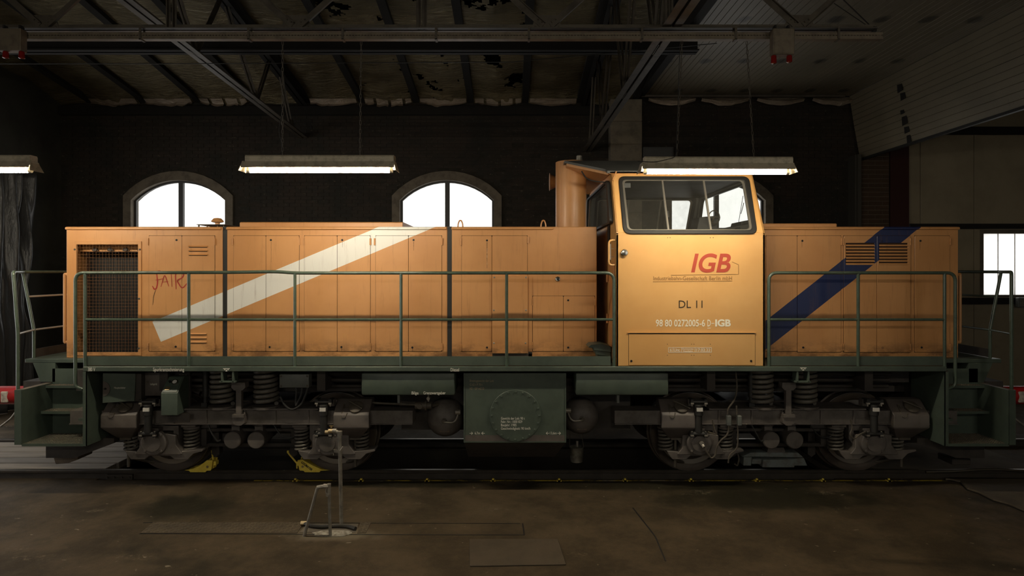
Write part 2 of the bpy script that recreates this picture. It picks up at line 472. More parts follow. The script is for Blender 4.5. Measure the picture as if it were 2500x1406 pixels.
def tarp_mat():
    mt, nt, b = nodes('tarp')
    b.inputs['Base Color'].default_value = (0.06, 0.06, 0.06, 1); b.inputs['Roughness'].default_value = .34
    bump(nt, b, noise_(nt, 5, 5, .6, (1, 1, .35)), .5, .05)
tarp_mat()

def glass_mat(name, dust, dcol, gl=.12):
    mt = bpy.data.materials.new(name); mt.use_nodes = True; MATS[name] = mt
    nt = mt.node_tree; nt.nodes.clear()
    out = nt.nodes.new('ShaderNodeOutputMaterial')
    tr = nt.nodes.new('ShaderNodeBsdfTransparent'); tr.inputs[0].default_value = (.985, .99, .98, 1)
    gs = nt.nodes.new('ShaderNodeBsdfGlossy'); gs.inputs['Roughness'].default_value = .05
    df = nt.nodes.new('ShaderNodeBsdfDiffuse'); df.inputs[0].default_value = (*dcol, 1)
    fr = nt.nodes.new('ShaderNodeLayerWeight')
    m1 = nt.nodes.new('ShaderNodeMixShader'); m2 = nt.nodes.new('ShaderNodeMixShader')
    nt.links.new(math_(nt, 'MULTIPLY_ADD', math_(nt, 'POWER', fr.outputs['Facing'], 5.0), .5, gl), m1.inputs[0])
    nt.links.new(tr.outputs[0], m1.inputs[1]); nt.links.new(gs.outputs[0], m1.inputs[2])
    d = math_(nt, 'MULTIPLY_ADD', ramp(nt, noise_(nt, 70, 3, .8), .62, .75), dust*1.6, math_(nt, 'MULTIPLY', noise_(nt, 3, 5, .7), dust*1.6))
    nt.links.new(d, m2.inputs[0]); nt.links.new(m1.outputs[0], m2.inputs[1]); nt.links.new(df.outputs[0], m2.inputs[2])
    nt.links.new(m2.outputs[0], out.inputs[0])
glass_mat('cab_glass', .022, (.35, .33, .28), .03)
glass_mat('cab_glass_dirty', .17, (.30, .29, .26), .04)
glass_mat('window_glass', .04, (.6, .6, .6), .04)
def poly_mat():
    mt = bpy.data.materials.new('polycarbonate'); mt.use_nodes = True; MATS['polycarbonate'] = mt
    nt = mt.node_tree; nt.nodes.clear()
    out = nt.nodes.new('ShaderNodeOutputMaterial'); tr = nt.nodes.new('ShaderNodeBsdfTransparent'); tl = nt.nodes.new('ShaderNodeBsdfTranslucent')
    tl.inputs[0].default_value = (.9, .9, .88, 1); m = nt.nodes.new('ShaderNodeMixShader'); m.inputs[0].default_value = .5
    nt.links.new(tr.outputs[0], m.inputs[1]); nt.links.new(tl.outputs[0], m.inputs[2]); nt.links.new(m.outputs[0], out.inputs[0])
poly_mat()
def emit(name, c, s):
    mt, nt, b = nodes(name)
    b.inputs['Base Color'].default_value = (0, 0, 0, 1)
    b.inputs['Emission Color'].default_value = (*c, 1); b.inputs['Emission Strength'].default_value = s
emit('tube_lit', TUBE_COL, TUBE)
def red_glass():
    mt, nt, b = nodes('red_lens')
    b.inputs['Base Color'].default_value = (.20, .010, .008, 1); b.inputs['Roughness'].default_value = .15
    b.inputs['Emission Color'].default_value = (.5, .01, .01, 1); b.inputs['Emission Strength'].default_value = 0.0
red_glass()
def yellow_worn():
    mt, nt, b = nodes('yellow_worn')
    k = ramp(nt, noise_(nt, 5, 6, .75, (1, 2, 1)), .46, .58)
    col = mixc(nt, k, (0.040, 0.032, 0.02), (0.50, 0.36, 0.03))
    p = pos(nt)
    col = mixc(nt, math_(nt, 'MULTIPLY', ramp(nt, noise_(nt, 2, 5, .7), .5, .6), math_(nt, 'MULTIPLY', math_(nt, 'GREATER_THAN', p[0], 1.0), math_(nt, 'LESS_THAN', p[0], 2.7))), col, (0.33, 0.28, 0.2))
    nt.links.new(col, b.inputs['Base Color']); b.inputs['Roughness'].default_value = .7
yellow_worn()
mm = MATS

# ------------------------------------------------------------------ lettering: glyph meshes made once from the built-in font
TXT = {}
def make_texts(specs):
    objs = []
    for key, (s, shear, bold) in specs.items():
        c = bpy.data.curves.new('t', 'FONT'); c.body = s; c.size = 1; c.shear = shear; c.offset = bold; c.resolution_u = 8 if 'IGB' in s else 3
        o = bpy.data.objects.new('t', c); COL.objects.link(o); objs.append((key, o))
    dg = bpy.context.evaluated_depsgraph_get()
    for key, o in objs:
        e = o.evaluated_get(dg); me = e.to_mesh()
        TXT[key] = ([tuple(v.co) for v in me.vertices], [tuple(p.vertices) for p in me.polygons])
        e.to_mesh_clear()
    for key, o in objs:
        c = o.data; bpy.data.objects.remove(o); bpy.data.curves.remove(c)
SPEC = {'H': ('H', 0, 0)}
for k in ('380 V', 'Spurkranzschmierung', '240 V', 'Diesel', 'Bilge', 'Grenzwertgeber', 'Bremsgewicht der Lok', 'G 62 t P 70 t', 'KE - GP mZ D',
          'Gewicht der Lok: 90 t', 'Fabr. Nr.: 1000 829', 'Baujahr: 1985', 'Geschwindigkeit: 90 km/h', '6,7m', '13,6m', 'Hauptschalter', 'Ladegerät',
          '98 80 0272005-6', 'D', '6', 'Unt.', 'Dortmunder', 'Eisenbahn', '17.02.22', '-'):
    SPEC[k] = (k, 0, .012)
SPEC['Industriebahn-Gesellschaft Berlin mbH'] = ('Industriebahn-Gesellschaft Berlin mbH', 0, .004)
SPEC['DL 11'] = ('DL 11', 0, 0)
SPEC['IGB_red'] = ('IGB', .22, .022)
SPEC['IGB_white'] = ('IGB', 0, .04)
SPEC['LOCMAYER'] = ('LOCMAYER', 0, .04)
make_texts(SPEC)
HCAP = max(v[1] for v in TXT['H'][0]) - min(v[1] for v in TXT['H'][0])

def letters(key, p0, p1, qtop, qbase, y, material, parent, ang=0.0, fr=None, proud=.003):
    """flat lettering between pixel columns p0..p1, capitals from row qtop to row qbase on the plane y"""
    vs, fs = TXT[key]
    lo = min(v[0] for v in vs); hi = max(v[0] for v in vs)
    x0, x1 = X(p0, y), X(p1, y); zb, zt = Z(qbase, y), Z(qtop, y)
    sx = (x1-x0)/(hi-lo); sz = (zt-zb)/HCAP
    m = M(); n = len(vs)
    def place(v, w):
        u, t = (v[0]-lo)*sx, v[1]*sz
        if ang: u, t = u*math.cos(ang)-t*math.sin(ang), u*math.sin(ang)+t*math.cos(ang)
        if fr: return fr(x0+u, zb+t, w)
        return (x0+u, y-w, zb+t)
    m.add([place(v, proud) for v in vs], fs)
    return part('lettering', m, material, parent, smooth=0)
# ================================================================== THE SHED
FZ = -0.11                       # floor level (top of rail = 0)
WY = 5.0                         # face of the back wall
XL, XR = -9.87, 14.0
SLOPE = .16
def roof_z(y):
    return 6.30 + (WY - y)*SLOPE if y > -4 else 6.30 + 9*SLOPE - (-4 - y)*SLOPE
PIT0, PIT1 = X(262, -.6), 4.15

def structure(name, m, material, label, cat, smooth=35, bev=0):
    o = part(name, m, material, None, smooth, bev)
    return tag(o, label, cat, kind='structure')

# floor in one slab with the inspection pit cut out
m = M()
for x0, x1, y0, y1 in ((XL-3, XR+.3, -14.3, -.83), (XL-3, XR+.3, .83, WY+.3), (PIT1, XR+.3, -.83, .83)):
    m.box(x0, x1, y0, y1, FZ-.3, FZ)
m.box(XL-3, PIT0, -.83, .83, FZ-.3, FZ)
floor = structure('floor', m, mm['floor_concrete'], 'dark oil-stained concrete floor of the engine shed', 'floor', 0)
m = M()
m.box(PIT0-.1, PIT1+.1, -.83, -.66, -1.5, FZ-.04); m.box(PIT0-.1, PIT1+.1, .66, .83, -1.5, FZ-.04)
m.box(PIT0-.1, PIT0, -.83, .83, -1.5, FZ-.04); m.box(PIT1, PIT1+.1, -.83, .83, -1.5, FZ-.04); m.box(PIT0, PIT1, -.83, .83, -1.6, -1.4)
part('pit_lining', m, mm['pit_wall'], floor, 0)
# concrete apron at the right with the broken edge
def fl(p, q):                    # pixel on the floor
    d = (CZ-FZ)*F/(q-CY); return ((p-CX)*d/F, d-CD)
m = M()
pts = [fl(2310, 1170), fl(2345, 1178), fl(2362, 1195), fl(2390, 1204), fl(2425, 1222), fl(2462, 1232), fl(2500, 1248), (7.2, -2.7), (7.2, -.84), (X(2310, -.85), -.84)]
m.prismz(pts, FZ+.002, FZ+.022)
part('concrete_patch', m, mm['floor_patch'], floor, 0, label='paler broken edged concrete apron')
m = M(); m.prismz([(PIT1+.02, -.66), (6.9, -.66), (6.9, .66), (PIT1+.02, .66)], FZ, -.035)
part('track_infill', m, mm['floor_patch'], floor, 0, label='concrete filling between the rails')
# wavy kerb joining the rail on the right
m = M(); pth = [P(2260, 1152, -.80), P(2330, 1151, -.80), P(2380, 1147, -.80), P(2430, 1146, -.80), P(2500, 1150, -.80), P(2600, 1152, -.8)]
m.tube(fillet(pth, .2), .018, 8); part('rail_flange', m, mm['rail_head'], floor)
# fine floor joint lines and the recessed slab edge beside the hatch
def floor_line(pts, w=.008, mt='black'):
    m = M()
    for a, b in zip(pts[:-1], pts[1:]):
        a = Vector((*fl(*a), 0)); b = Vector((*fl(*b), 0)); n = (b-a).normalized().cross(Vector((0, 0, 1)))*w
        m.prismz([tuple((a-n).xy), tuple((b-n).xy), tuple((b+n).xy), tuple((a+n).xy)], FZ-.01, FZ+.0025)
    return part('floor_joint', m, mm[mt], floor, 0)
floor_line([(340, 1303), (1120, 1306), (1280, 1306), (1276, 1278)], .006)
floor_line([(1545, 1240), (1600, 1310), (1625, 1370)], .007)
floor_line([(2345, 1180), (2362, 1197), (2390, 1206), (2425, 1224), (2462, 1234), (2500, 1250)], .012)
floor_line([(350, 1276), (1270, 1278)], .005)

# rails, with their clips
def rail(name, y, label):
    prof = [(-.075, -.15), (.075, -.15), (.075, -.138), (.012, -.12), (.010, -.045), (.035, -.033), (.036, -.008), (.028, 0), (-.028, 0), (-.036, -.008), (-.035, -.033), (-.010, -.045), (-.012, -.12), (-.075, -.138)]
    t = thing(name, label, 'rail', (0, y, 0))
    m = M(); m.prismx([(y+a, z) for a, z in prof], XL-2.5, 9.0); part('rail_section', m, mm['rail_steel'], t)
    m = M(); m.box(XL-2.5, 9.0, y-.024, y+.024, -.001, .0015); part('running_surface', m, mm['rail_head'], t, 0, label='worn bright running surface')
    return t
rail_n = rail('rail', -.7525, 'near steel rail under the front wheels, beside the yellow line')
rail_f = rail('rail', .7525, 'far steel rail, mostly hidden behind the wheels')
m = M(); m.box(0, 0, 0, 0, 0, 0)
m = M()
for s in (-1, 1):
    m.box(-.015, .015, -.03, .03, -.13, -.095)
m.box(-.05, .05, -.045, .045, -.15, -.128); m.box(-.03, .03, -.02, .03, -.128, -.10); m.cyl((0, 0, 0), .014, -.10, -.075, 'z', 6)
clip = mesh('rail_clip', m, mm['yellow'], 30)
for i in range(17):
    p = 1365 + (i-8)*161
    if p < 700 or p > 2200: continue
    link('rail_clip', clip, rail_n, (X(p, -.87), -.87+.7525, 0))
# dark fishplate with bolts on the left
m = M(); m.box(X(262, -.78), X(325, -.78), -.80, -.762, -.118, -.05)
for p in (263, 280, 299, 317): m.cyl((X(p, -.8), -.80, -.085), .012, -.02, 0, 'y', 6)
part('fishplate', m, mm['rail_steel'], rail_n)
m = M(); m.box(X(620, -.86), X(2312, -.86), -.868, -.838, FZ, FZ+.004)
pl = part('painted_line', m, mm['yellow_worn'], None, 0)
tag(pl, 'worn yellow safety line painted along the near rail', 'painted line')

# crossing planks between the rails on the left
for i in range(5):
    y0 = -.66 + i*.265
    m = M(); m.box(XL-2.5, PIT0+.02*random.random(), y0+.016, y0+.249, FZ, -.02-.006*random.random())
    o = part('crossing_plank', m, mm['plank'], None, 30, .006)
    tag(o, ['weathered crossing plank nearest the near rail', 'second weathered crossing plank from the near rail', 'middle weathered crossing plank between the rails',
            'second weathered crossing plank from the far rail', 'weathered crossing plank nearest the far rail'][i], 'plank', 'wooden planks between the rails at left')

# ------------------------------------------------------------------ back wall with three arched windows
WCX = [X(436, WY), X(1091, WY), X(1753, WY)]
WHW = 1.03; SPR = Z(489, WY); APX = Z(440, WY); SILL = 1.55
def arch(cx, hw, z0, zs, za, seg=14):
    h = za-zs; R = (hw*hw+h*h)/(2*h); zc = za-R; a0 = math.asin(hw/R)
    return [(cx-hw, z0), (cx+hw, z0)] + [(cx+R*math.sin(a0-2*a0*k/seg), zc+R*math.cos(a0-2*a0*k/seg)) for k in range(seg+1)]
m = M()
XBW = X(2103, WY-.1)
m.plate([(XL-.3, -1.0), (XBW, -1.0), (XBW, 7.2), (XL-.3, 7.2)], [arch(c, WHW+.12, SILL-.06, SPR+.06, APX+.14) for c in WCX], lambda u, v, w: (u, WY+.007+w, v), .34)
wall_back = structure('wall_back', m, mm['mortar'], 'soot-blackened brick back wall with arched windows', 'wall', 0)
bricks = []
def in_window(x0, x1, z0, z1):
    for c in WCX:
        if x1 > c-WHW-.17 and x0 < c+WHW+.17 and z1 > SILL-.1 and z0 < APX+.2:
            hw = WHW+.17; h = APX+.2-SPR; R = (hw*hw+h*h)/(2*h); zc = APX+.2-R
            def inside(x, z): return abs(x-c) < hw and (z < zc+math.sqrt(max(0, R*R-(x-c)**2)))
            if any(inside(x, z) for x in (x0, x1, (x0+x1)/2) for z in (z0,)): return True
    return False
PIL = [(X(1488, WY-.2), X(1566, WY-.2))]
row = 0; z = FZ
while z < 6.3:
    x = XL + (0 if row % 2 else -.125)
    while x < XBW-.05:
        x0, x1 = max(x, XL), min(x+.24, XBW)
        if x1-x0 > .05 and not in_window(x0, x1, z, z+.067): bricks.append((x0, x1, z, z+.067))
        x += .25
    z += .0769; row += 1
def score(b):      # bricks lit by the lamps and seen above the hood
    cx = (b[0]+b[1])/2; zz = (b[2]+b[3])/2
    return min(abs(cx-X(780, WY)), abs(cx-X(1600, WY))*1.2, abs(cx-X(1980, WY)))+abs(zz-4.0)*.8 + (5 if zz < 3.6 or zz > 6.0 else 0)
bricks.sort(key=score)
unit = M(); unit.box(-.12, .12, 0, .05, 0, .067); bm_unit = mesh('brick', unit, mm['brick_dark'], 0)
cnt = 0; rest = []
for b in bricks:
    if cnt < 300 and b[1]-b[0] > .235:
        o = link('brick', bm_unit, wall_back, ((b[0]+b[1])/2, WY-.004*random.random(), b[2])); cnt += 1
    else: rest.append(b)
m = M()
for x0, x1, z0, z1 in rest:
    y0 = WY-.004*random.random()+(.0 if random.random() > .03 else .012); m.box(x0, x1, y0, WY+.05, z0, z1)
o = part('brickwork', m, mm['brick_dark'], wall_back, 0); o['kind'] = 'stuff'; o['label'] = 'remaining dark bricks of the wall'

for i, c in enumerate(WCX):
    m = M(); out = arch(c, WHW+.17, SILL-.1, SPR+.1, APX+.20); inn = arch(c, WHW, SILL, SPR, APX)
    m.plate(out, [inn], lambda u, v, w: (u, WY-.035+w, v), .30)
    wn = structure('window_%d' % (i+1), m, mm['plaster_dark'], ['arched steel window with plaster surround, left above the grille hood', 'arched steel window with plaster surround, between the hanging lamps', 'arched steel window with plaster surround, behind the driver cab'][i], 'window', 30)
    m = M(); i2 = arch(c, WHW-.045, SILL+.045, SPR, APX-.04)
    m.plate(inn, [i2], lambda u, v, w: (u, WY+.10+w, v), .06); part('window_frame', m, mm['window_frame'], wn, 30)
    m = M(); m.box(c-.05, c+.05, WY+.09, WY+.17, SILL, APX-.02); part('mullion', m, mm['window_frame'], wn, 0)
    for s in (-1, 1):
        half = [(u, v) for u, v in i2]
        pts = [(max(u, c) if s > 0 else min(u, c), v) for u, v in half]
        q = []
        for p in pts:
            if not q or (abs(p[0]-q[-1][0])+abs(p[1]-q[-1][1])) > 1e-5: q.append(p)
        h_ = M(); h_.prism(q, WY+.125, WY+.131); part('pane', h_, mm['window_glass'], wn, 0)

# concrete block pilaster, grey cabinet and brick pier on the back wall
blk = thing('pilaster', 'grey concrete block pilaster rising behind the cab', 'pillar', ((PIL[0][0]+PIL[0][1])/2, WY-.15, FZ), kind='structure')
blk.name = 'trim_1'; ORG['trim_1'] = ORG.pop('pilaster')
z = FZ; k = 0
while z < 6.2:
    h = .49; m = M(); m.box(PIL[0][0]+.006, PIL[0][1]-.006, WY-.30, WY-.006, z+.006, min(z+h, 6.25)-.006)
    part('concrete_block', m, mm['block_grey'], blk, 30, .008); z += h; k += 1
m = M(); m.box(PIL[0][0]+.012, PIL[0][1]-.012, WY-.294, WY-.006, FZ, 6.24); part('mortar_core', m, mm['mortar_light'], blk, 0)
c = thing('wall_cabinet', 'plain dark grey wall cabinet above the cab roof', 'cabinet', (X(1607, WY-.3), WY-.3, Z(410, WY-.3)))
m = M(); m.box(X(1570, WY-.3), X(1645, WY-.3), WY-.29, WY-.006, Z(430, WY-.3), Z(358, WY-.3)); part('body', m, mm['grey_box'], c, 30, .008)
m = M(); m.box(X(1574, WY-.3), X(1641, WY-.3), WY-.31, WY-.29, Z(427, WY-.3), Z(361, WY-.3)); part('door', m, mm['grey_box'], c, 30, .005)

# brick pier, red steel column and clad annex wall to the right
pier = thing('pier', 'small red brick pier beside the dark red column', 'pillar', (X(2137, WY), WY, FZ), kind='structure')
pier.name = 'trim_2'; ORG['trim_2'] = ORG.pop('pier')
PX0, PX1 = X(2103, WY-.1), X(2171, WY-.1)
m = M(); m.box(PX0+.008, PX1, WY-.09, WY+.3, FZ, 6.3); part('mortar_core', m, mm['mortar_light'], pier, 0)
bu_f = M(); bu_f.box(-.12, .12, 0, .1, 0, .085); bu_f = mesh('brick', bu_f, mm['brick_red'], 0)
z = FZ; row = 0
while z < 5.6:
    x = PX0 - (0 if row % 2 else .155)
    while x < PX1-.02:
        x0, x1 = max(x, PX0), min(x+.297, PX1)
        if x1-x0 > .03:
            o = link('brick', bu_f, pier, ((x0+x1)/2-pier.location.x, WY-.1-pier.location.y, z-pier.location.z)); o.scale = ((x1-x0)/.24, 1, 1)
        x += .31
    z += .0975; row += 1
m = M(); xa, xb = X(2172, WY-.12), X(2218, WY-.12)
m.box(xa, xb, WY-.14, WY-.125, FZ, 6.2); m.box(xa, xb, WY+.1, WY+.115, FZ, 6.2); m.box((xa+xb)/2-.006, (xa+xb)/2+.006, WY-.125, WY+.1, FZ, 6.2)
structure('trim_3', m, mm['red_column'], 'dark red steel column beside the brick pier', 'column', 0)
m = M(); xa = X(2087, WY-.2); m.box(xa-.05, xa+.09, WY-.30, WY-.006, FZ, Z(380, WY-.2)); m.box(xa-.02, xa+.05, WY-.36, WY-.30, FZ, Z(380, WY-.2))
structure('trim_4', m, mm['gate_frame'], 'dark steel guide post of the overhead door', 'door frame', 0)
# annex back wall: steel cladding panels with a translucent window
XC0 = X(2216, WY); XW0 = X(2400, WY); ZW0, ZW1 = Z(720, WY), Z(570, WY); XW1 = XW0+2.2
m = M(); m.plate([(XC0-.02, -.4), (XR, -.4), (XR, 6.6), (XC0-.02, 6.6)], [[(XW0, ZW0), (XW1, ZW0), (XW1, ZW1), (XW0, ZW1)]], lambda u, v, w: (u, WY+.03+w, v), .2)
wr = structure('wall_right', m, mm['cladding'], 'beige steel-clad annex wall with a translucent window', 'wall', 0)
seams = [XC0, X(2247, WY), X(2378, WY), XW1+.02, XW1+1.2, XR]
for a, b in zip(seams[:-1], seams[1:]):
    for z0, z1 in ((FZ, ZW0-.14), (ZW0-.14, ZW1+.10), (ZW1+.10, 5.54)):
        if z0 == ZW0-.14 and a < XW0 < b:
            m = M(); m.box(a+.006, XW0-.06, WY, WY+.03, z0, z1)
        elif z0 == ZW0-.14 and a >= XW0-.3 and b <= XW1+.05: continue
        else:
            m = M(); m.box(a+.006, b-.006, WY, WY+.03, z0+.004, z1-.004)
        part('cladding_panel', m, mm['cladding'], wr, 30, .004)
for zz, h in ((ZW1+.10, .11), (ZW0-.20, .14), (5.54, .16)):
    m = M(); m.box(XC0, XR, WY-.09, WY, zz, zz+h); part('girt', m, mm['steel_black'], wr, 0)
m = M(); m.plate([(XW0-.07, ZW0-.04), (XW1+.07, ZW0-.04), (XW1+.07, ZW1+.08), (XW0-.07, ZW1+.08)], [[(XW0, ZW0), (XW1, ZW0), (XW1, ZW1), (XW0, ZW1)]], lambda u, v, w: (u, WY-.02+w, v), .12)
w4 = structure('window_4', m, mm['plaster_dark'], 'translucent corrugated panel window at the far right', 'window', 0)
xx = XW0
while xx < XW1-.01:
    x2 = min(xx+.37, XW1); m = M(); m.box(xx+.004, x2-.004, WY+.06, WY+.068, ZW0, ZW1); part('pane', m, mm['polycarbonate'], w4, 0)
    m = M(); m.box(x2-.006, x2+.006, WY+.05, WY+.07, ZW0, ZW1); part('glazing_bar', m, mm['galvanised'], w4, 0); xx = x2
c = thing('wall_box', 'small pale grey box under the translucent window', 'wall box', P(2505, 735, WY-.15))
m = M(); m.box(X(2483, WY-.15), X(2535, WY-.15), WY-.20, WY-.09, Z(750, WY-.15), Z(726, WY-.15)); part('body', m, mm['junction_grey'], c, 30, .015)
m = M(); m.box(X(2486, WY-.15), X(2532, WY-.15), WY-.208, WY-.2, Z(747, WY-.15), Z(729, WY-.15)); part('lid', m, mm['galvanised'], c, 30, .003)

# remaining shell: left wall with a gate opening, front wall behind the camera, far right wall
m = M()
m.plate([(-14, -.4), (WY+.3, -.4), (WY+.3, 8), (-14, 8)], [[(-3.6, FZ), (3.3, FZ), (3.3, 4.5), (-3.6, 4.5)]], lambda u, v, w: (XL-w, u, v), .3)
structure('wall_left', m, mm['left_wall'], 'dark left end wall with the open track gateway', 'wall', 0)
m = M(); FWX = (-4.4, 6.4)  # both windows in this wall are added to let in frontal fill daylight
m.plate([(XL-.3, -.4), (XR+.3, -.4), (XR+.3, 8), (XL-.3, 8)], [arch(c, 1.4, 1.0, 3.9, 4.6) for c in FWX], lambda u, v, w: (u, -14-w, v), .3)
structure('wall_front', m, mm['left_wall'], 'dark wall behind the viewer with arched windows added for fill light', 'wall', 0)
for i, c in enumerate(FWX):
    m = M(); o_ = arch(c, 1.4, 1.0, 3.9, 4.6); m.plate(o_, [arch(c, 1.33, 1.07, 3.9, 4.53)], lambda u, v, w: (u, -14.1-w, v), .06)
    wn = structure('window_%d' % (i+5), m, mm['window_frame'], 'arched window added for fill light behind the viewer, %s half of that wall' % ('left', 'right')[i], 'window', 30)
    m = M(); m.box(c-.05, c+.05, -14.17, -14.08, 1.0, 4.58); part('mullion', m, mm['window_frame'], wn, 0)
    m = M(); m.prism(arch(c, 1.33, 1.07, 3.9, 4.53), -14.135, -14.13); part('pane', m, mm['window_glass'], wn, 0)
m = M(); m.box(XR, XR+.3, -14, WY+.3, -.4, 8); structure('wall_end', m, mm['cladding'], 'clad end wall of the annex', 'wall', 0)

# black tarpaulin curtain pulled to the side of the gateway
m = M(); n1, n2 = 60, 46
XT = XL+.28
for i in range(n1+1):
    t = i/n1
    for j in range(n2+1):
        s = j/n2; zz = FZ+.01+s*(Z(425, 3.7)-FZ)
        gather = 1-.16*math.exp(-((s-.44)/.10)**2)
        u = 3.05+(t-.5)*1.3*gather+.04*s
        amp = .09*(1-.5*math.exp(-((s-.44)/.08)**2))
        f = math.sin(t*21+1.7*math.sin(s*3.1)+noise.noise((t*3, s*2, 0))*2)+.5*math.sin(t*47+s*5)
        m.v.append((XT+amp*f+.03*noise.noise((t*9, s*7, 3)), u+.02*math.cos(t*30), zz))
m.f = [(i*(n2+1)+j, (i+1)*(n2+1)+j, (i+1)*(n2+1)+j+1, i*(n2+1)+j+1) for i in range(n1) for j in range(n2)]
o = part('tarpaulin_curtain', m, mm['tarp'], None, 180); sol = o.modifiers.new('thickness', 'SOLIDIFY'); sol.thickness = .004
tag(o, 'black plastic tarpaulin curtain gathered beside the left gateway', 'curtain')

# ------------------------------------------------------------------ roof: dark boards, rafters, sagging foil insulation
m = M()
for y0, y1 in ((WY+.3, -4), (-4, -14.3)):
    z0, z1 = roof_z(y0)+.22, roof_z(y1)+.22
    m.prismx([(y0, z0), (y1, z1), (y1, z1+.1), (y0, z0+.1)], XL-.3, XR+.3)
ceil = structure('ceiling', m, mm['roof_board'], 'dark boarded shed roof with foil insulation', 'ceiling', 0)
RX = [-.9+k*1.19 for k in range(-8, 4)]
def rafter(x, y0=WY, y1=-4.0):
    m = M(); m.loft([(x-.07, y0, roof_z(y0)-.06), (x+.07, y0, roof_z(y0)-.06), (x+.07, y0, roof_z(y0)+.22), (x-.07, y0, roof_z(y0)+.22)],
                    [(x-.07, y1, roof_z(y1)-.06), (x+.07, y1, roof_z(y1)-.06), (x+.07, y1, roof_z(y1)+.22), (x-.07, y1, roof_z(y1)+.22)])
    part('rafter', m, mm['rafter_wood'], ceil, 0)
for x in RX: rafter(x)
for x in (3.86, 5.05, 6.24, 7.43, 9, 11): rafter(x, 3.2)
for x in (-9, -6, -3, 0, 3, 6, 9, 12): rafter(x, -4, -14)
for k, x in enumerate(RX[:-1]):
    torn = k in (6, 7, 8); nx, ny = (36, 260) if torn else (14, 84)
    m = M()
    for i in range(nx+1):
        for j in range(ny+1):
            u = x+.07+(1.05)*i/nx; y = WY-.05-8.9*j/ny
            e = min(i, nx-i)/nx*2
            w = noise.noise((u*1.3+k*7, y*4.5, k))*.020+noise.noise((u*3, y*11, k+5))*.012
            sag = -.05*e-.03*math.sin(j*84/ny*.55+k)*e
            jj = j*84/ny
            if jj < 3: sag -= (.10+.06*noise.noise((u*5, k, 0)))*(1-jj/3)
            m.v.append((u, y, roof_z(y)+.02+sag+w*min(1, e*2+.2)))
    for i in range(nx):
        for j in range(ny):
            yy = WY-8.9*j/ny; uu = x+1.05*i/nx
            if torn and yy > .6 and noise.noise((uu*2.1+k*3, yy*1.1, 9))+.5*noise.noise((uu*7, yy*5, 4))+.25*noise.noise((uu*19, yy*15, 2)) > (.36 if k != 7 else .48): continue
            m.f.append((i*(ny+1)+j, (i+1)*(ny+1)+j, (i+1)*(ny+1)+j+1, i*(ny+1)+j+1))
    part('insulation_batt', m, mm['foil'], ceil, 60)
    if k in (1, 2, 3, 5, 6, 7, 8, 9):      # ragged bright foil end curling down at the wall
        m = M(); n_ = 16
        for i in range(n_+1):
            t = i/n_; u = x+.1+t*1.0
            dz = -.10-.08*abs(noise.noise((u*4, k, 1)))-.07*math.sin(PI*t)
            m.v += [(u, WY-.24, roof_z(WY)-.03), (u, WY-.13, roof_z(WY)+dz*.7), (u+.02*noise.noise((u*9, 2, 3)), WY-.18, roof_z(WY)+dz)]
        for i in range(n_):
            if k in (3, 6, 8) and i % 5 == 3: continue
            m.f += [(3*i, 3*i+3, 3*i+4, 3*i+1), (3*i+1, 3*i+4, 3*i+5, 3*i+2)]
        part('foil_edge', m, mm['foil_bright'], ceil, 60)
for xx in (2.95, 4.1, 5.3, 6.5):             # foil strips above the door track
    m = M(); n_ = 14
    for i in range(n_+1):
        t = i/n_; u = xx+t*1.02; dz = -.05-.10*math.sin(PI*t)-.03*noise.noise((u*5, 1, 1))
        m.v += [(u, WY-.1, 6.34), (u, WY-.22, 6.31+dz*.6), (u, WY-.16, 6.29+dz)]
    for i in range(n_): m.f += [(3*i, 3*i+3, 3*i+4, 3*i+1), (3*i+1, 3*i+4, 3*i+5, 3*i+2)]
    part('foil_edge', m, mm['foil_bright'], ceil, 60)

# wall plate beam, long black roof girder, and the two cross trusses
m = M(); m.box(XL, 2.85, WY-.11, WY, 5.96, 6.14); part('wall_plate', m, mm['rafter_wood'], ceil, 0)
gy = 1.0
m = M()
m.box(XL, 2.9, gy-.11, gy+.11, Z(128, gy), Z(128, gy)+.02); m.box(XL, 2.9, gy-.11, gy+.11, Z(99, gy), Z(99, gy)+.02); m.box(XL, 2.9, gy-.02, gy+.02, Z(128, gy), Z(99, gy))
tag(part('roof_girder', m, mm['steel_black'], None, 0), 'long black steel girder under the sloping roof', 'girder')
def angle_bar(m, a, b, w=.07, t=.008, flip=1, two=True):
    a, b = Vector(a), Vector(b); d = (b-a).normalized(); s = d.cross(Vector((0, 0, 1)))
    if s.length < .1: s = Vector((1, 0, 0))
    s.normalize(); u = s.cross(d).normalized()
    for k in ((-1, 1) if two else (1,)):
        o = s*(.012*k)
        for (p, q) in (((0, 0), (k*w, t)), ((0, 0), (k*t, w))):
            c = []
            for e in (a, b):
                c.append([e+o+s*x_+u*y_ for x_, y_ in ((0, 0), (p[0]+q[0], 0), (q[0], q[1]), (0, q[1]))])
            m.loft(c[0], c[1])
